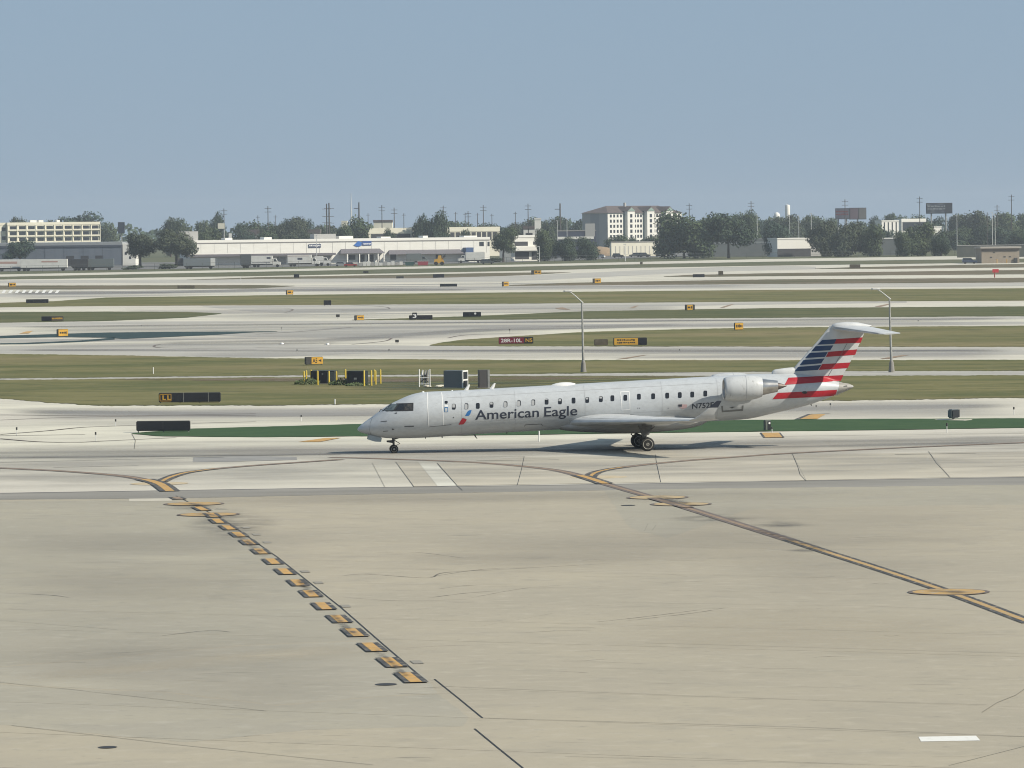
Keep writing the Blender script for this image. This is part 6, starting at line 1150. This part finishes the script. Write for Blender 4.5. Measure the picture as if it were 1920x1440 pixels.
LMK = [(660, 'tall white mast'), (228, 'navy billboard'), (415, 'square cream sign'), (674, 'thick dark pole'), (616, 'close dark pair of poles'), (503, 'armed pole left of the masts'), (717, 'pole above the small cream building'), (740, 'lattice pole'), (832, 'pole above the big dark tree'), (878, 'close pair of poles over the cream building'), (907, 'tall pole over the long cream building'), (967, 'thin pole above the smaller white building'), (991, 'armed pole beside the stair tower'), (1009, 'cream stair tower'), (1051, 'dark straight pole left of the hotel'), (1112, 'shaded end wall of the hotel'), (1175, 'lit hotel front'), (1205, 'middle gable of the hotel'), (1240, 'right gable of the hotel'), (1293, 'pole above the tallest dark tree'), (1366, 'spreading tree'), (1409, 'tall pole above the spreading tree'), (1477, 'water tower'), (1457, 'pale dome'), (1521, 'light pole by the red-printed billboard'), (1580, 'red-printed billboard'), (1608, 'purplish billboard'), (1670, 'office block with window strips'), (1713, 'flat white roof'), (1725, 'tall pole by the black billboard'), (1761, 'big dark billboard'), (1794, 'light pole right of the black billboard'), (1870, 'third pole from the right edge'), (1897, 'tallest pole near the right edge'), (1851, 'short fourth pole from the right edge'), (100, 'long cream block'), (14, 'grey stair tower at far left'), (470, 'low brown-roofed building'), (572, 'low dark-roofed building'), (331, 'leafy tree at the warehouse corner'), (263, 'leafy tree at the warehouse gap'), (733, 'low cream building'), (886, 'long low cream building'), (646, 'tiny cream block'), (820, 'big dark tree behind the warehouse'), (1545, 'bushy tree by the bright white building'), (1632, 'tree beside the office block')]
lab = {}; used = set()
for d_, i_, rel, nm in sorted((abs(px - lx), i_, 'behind' if abs(px - lx) < 7 else 'left of' if px < lx else 'right of', nm) for i_, (px, top, Y, wp) in enumerate(SK2) for lx, nm in LMK):
    if i_ in lab or (rel, nm) in used: continue
    used.add((rel, nm)); lab[i_] = 'distant %s tree %s the %s' % ('tall' if SK2[i_][1] < 400 else 'low' if SK2[i_][1] > 415 else 'leafy', 'close ' + rel if rel != 'behind' else 'rising at', nm)
for i_, (px, top, Y, wp) in enumerate(SK2):
    tree(px, top + (13 if 440 < px < 1000 else 8 if px < 1100 else 9) if top < 430 else top, Y, wp * (.95 if i_ % 3 else 1.15), lab[i_], 'distant trees along the skyline', None, .0 if i_ % 4 else .12, 'skyline_tree')
for px, yb, wp, hp, lb in ((1407, 478.5, 20, 14, 'round dark shrub alone before the grey shed'), (1085, 470, 44, 18, 'shrub behind the left half of the car park'), (1130, 469, 40, 16, 'shrub behind the middle of the car park'), (1180, 466, 50, 12, 'low shrub behind the short light pole'), (1225, 466, 50, 12, 'low shrub before the long pale wall'), (1470, 462, 40, 14, 'shrub before the bright white building'), (1505, 460, 30, 10, 'small shrub at the bright white building corner'), (1560, 470, 46, 30, 'shrub clump below the bushy tree at right'), (1620, 472, 54, 30, 'shrub clump by the tiny white van'), (1670, 470, 50, 22, 'shrub clump before the grey hut'), (1725, 470, 60, 30, 'shrub clump below the flat white roof'), (1780, 468, 50, 26, 'shrub clump left of the tan shed'), (1280, 474, 56, 30, 'shrub mass under the tallest dark tree'), (1840, 458, 50, 14, 'hedge clump left above the tan shed roof'), (1885, 457, 56, 15, 'hedge clump above the middle of the tan shed roof'), (1920, 456, 40, 14, 'hedge clump at the right edge above the shed'), (1745, 472, 50, 26, 'shrub clump under the brown arch'), (1700, 471, 44, 26, 'shrub clump right of the grey hut'), (1640, 471, 50, 34, 'tall shrub clump left of the grey hut'), (1590, 471, 50, 34, 'tall shrub clump below the red-printed billboard'), (1535, 468, 40, 30, 'tall shrub right of the bright white building'), (250, 505, 40, 8, 'low weeds before the warehouse gap'), (320, 504, 40, 10, 'low weeds left of the blue-grey trailer'), (100, 455, 44, 10, 'shrub top over the grey warehouse roof'), (1345, 480, 60, 8, 'low weeds round the single tree trunk'), (930, 491, 30, 8, 'low weeds at the white warehouse end')):
    shrub(px, yb, wp, hp, lb, 'shrubs beyond the airfield')
# far wood that closes the horizon: one mass
r = random.Random(5); b = MB()
for i in range(5200):
    px = r.uniform(-250, 2200); Y = r.uniform(2500, 3100); g = base(px, Y); top = 11 + 4 * math.sin(px * .031) + 2.5 * math.sin(px * .083 + 1); z = r.uniform(0, 1) ** .7 * top; p = g + Vector((0, 0, z)); d = Vector((r.gauss(0, 1), r.gauss(0, 1), r.gauss(0, 1))).normalized(); e = d.orthogonal().normalized(); s_ = r.uniform(1.2, 2.6)
    b.add([p - d * s_, p + e * s_ * .7, p + d * s_, p - e * s_ * .7], [(0, 1, 2, 3)])
tag(b.build('far_woodland', m_leaf[1]), 'far band of woodland closing the horizon', 'woodland', None, 'stuff')
# ---- haze: pale even air round the whole scene
hb = MB().box((-2700, -700, -1.2), (2700, 5300, 48)).build('haze', None); hb['kind'] = 'stuff'; hb['label'] = 'thin pale summer haze over the airfield'; hb['category'] = 'haze'
hm = bpy.data.materials.new('haze_air'); hm.use_nodes = True; tt = hm.node_tree; tt.nodes.remove(tt.nodes['Principled BSDF']); pv = tt.nodes.new('ShaderNodeVolumePrincipled')
pv.inputs['Color'].default_value = (.80, .88, .96, 1); pv.inputs['Density'].default_value = .0001; pv.inputs['Anisotropy'].default_value = 0.2
tt.links.new(pv.outputs[0], tt.nodes['Material Output'].inputs['Volume']); hb.data.materials.append(hm)
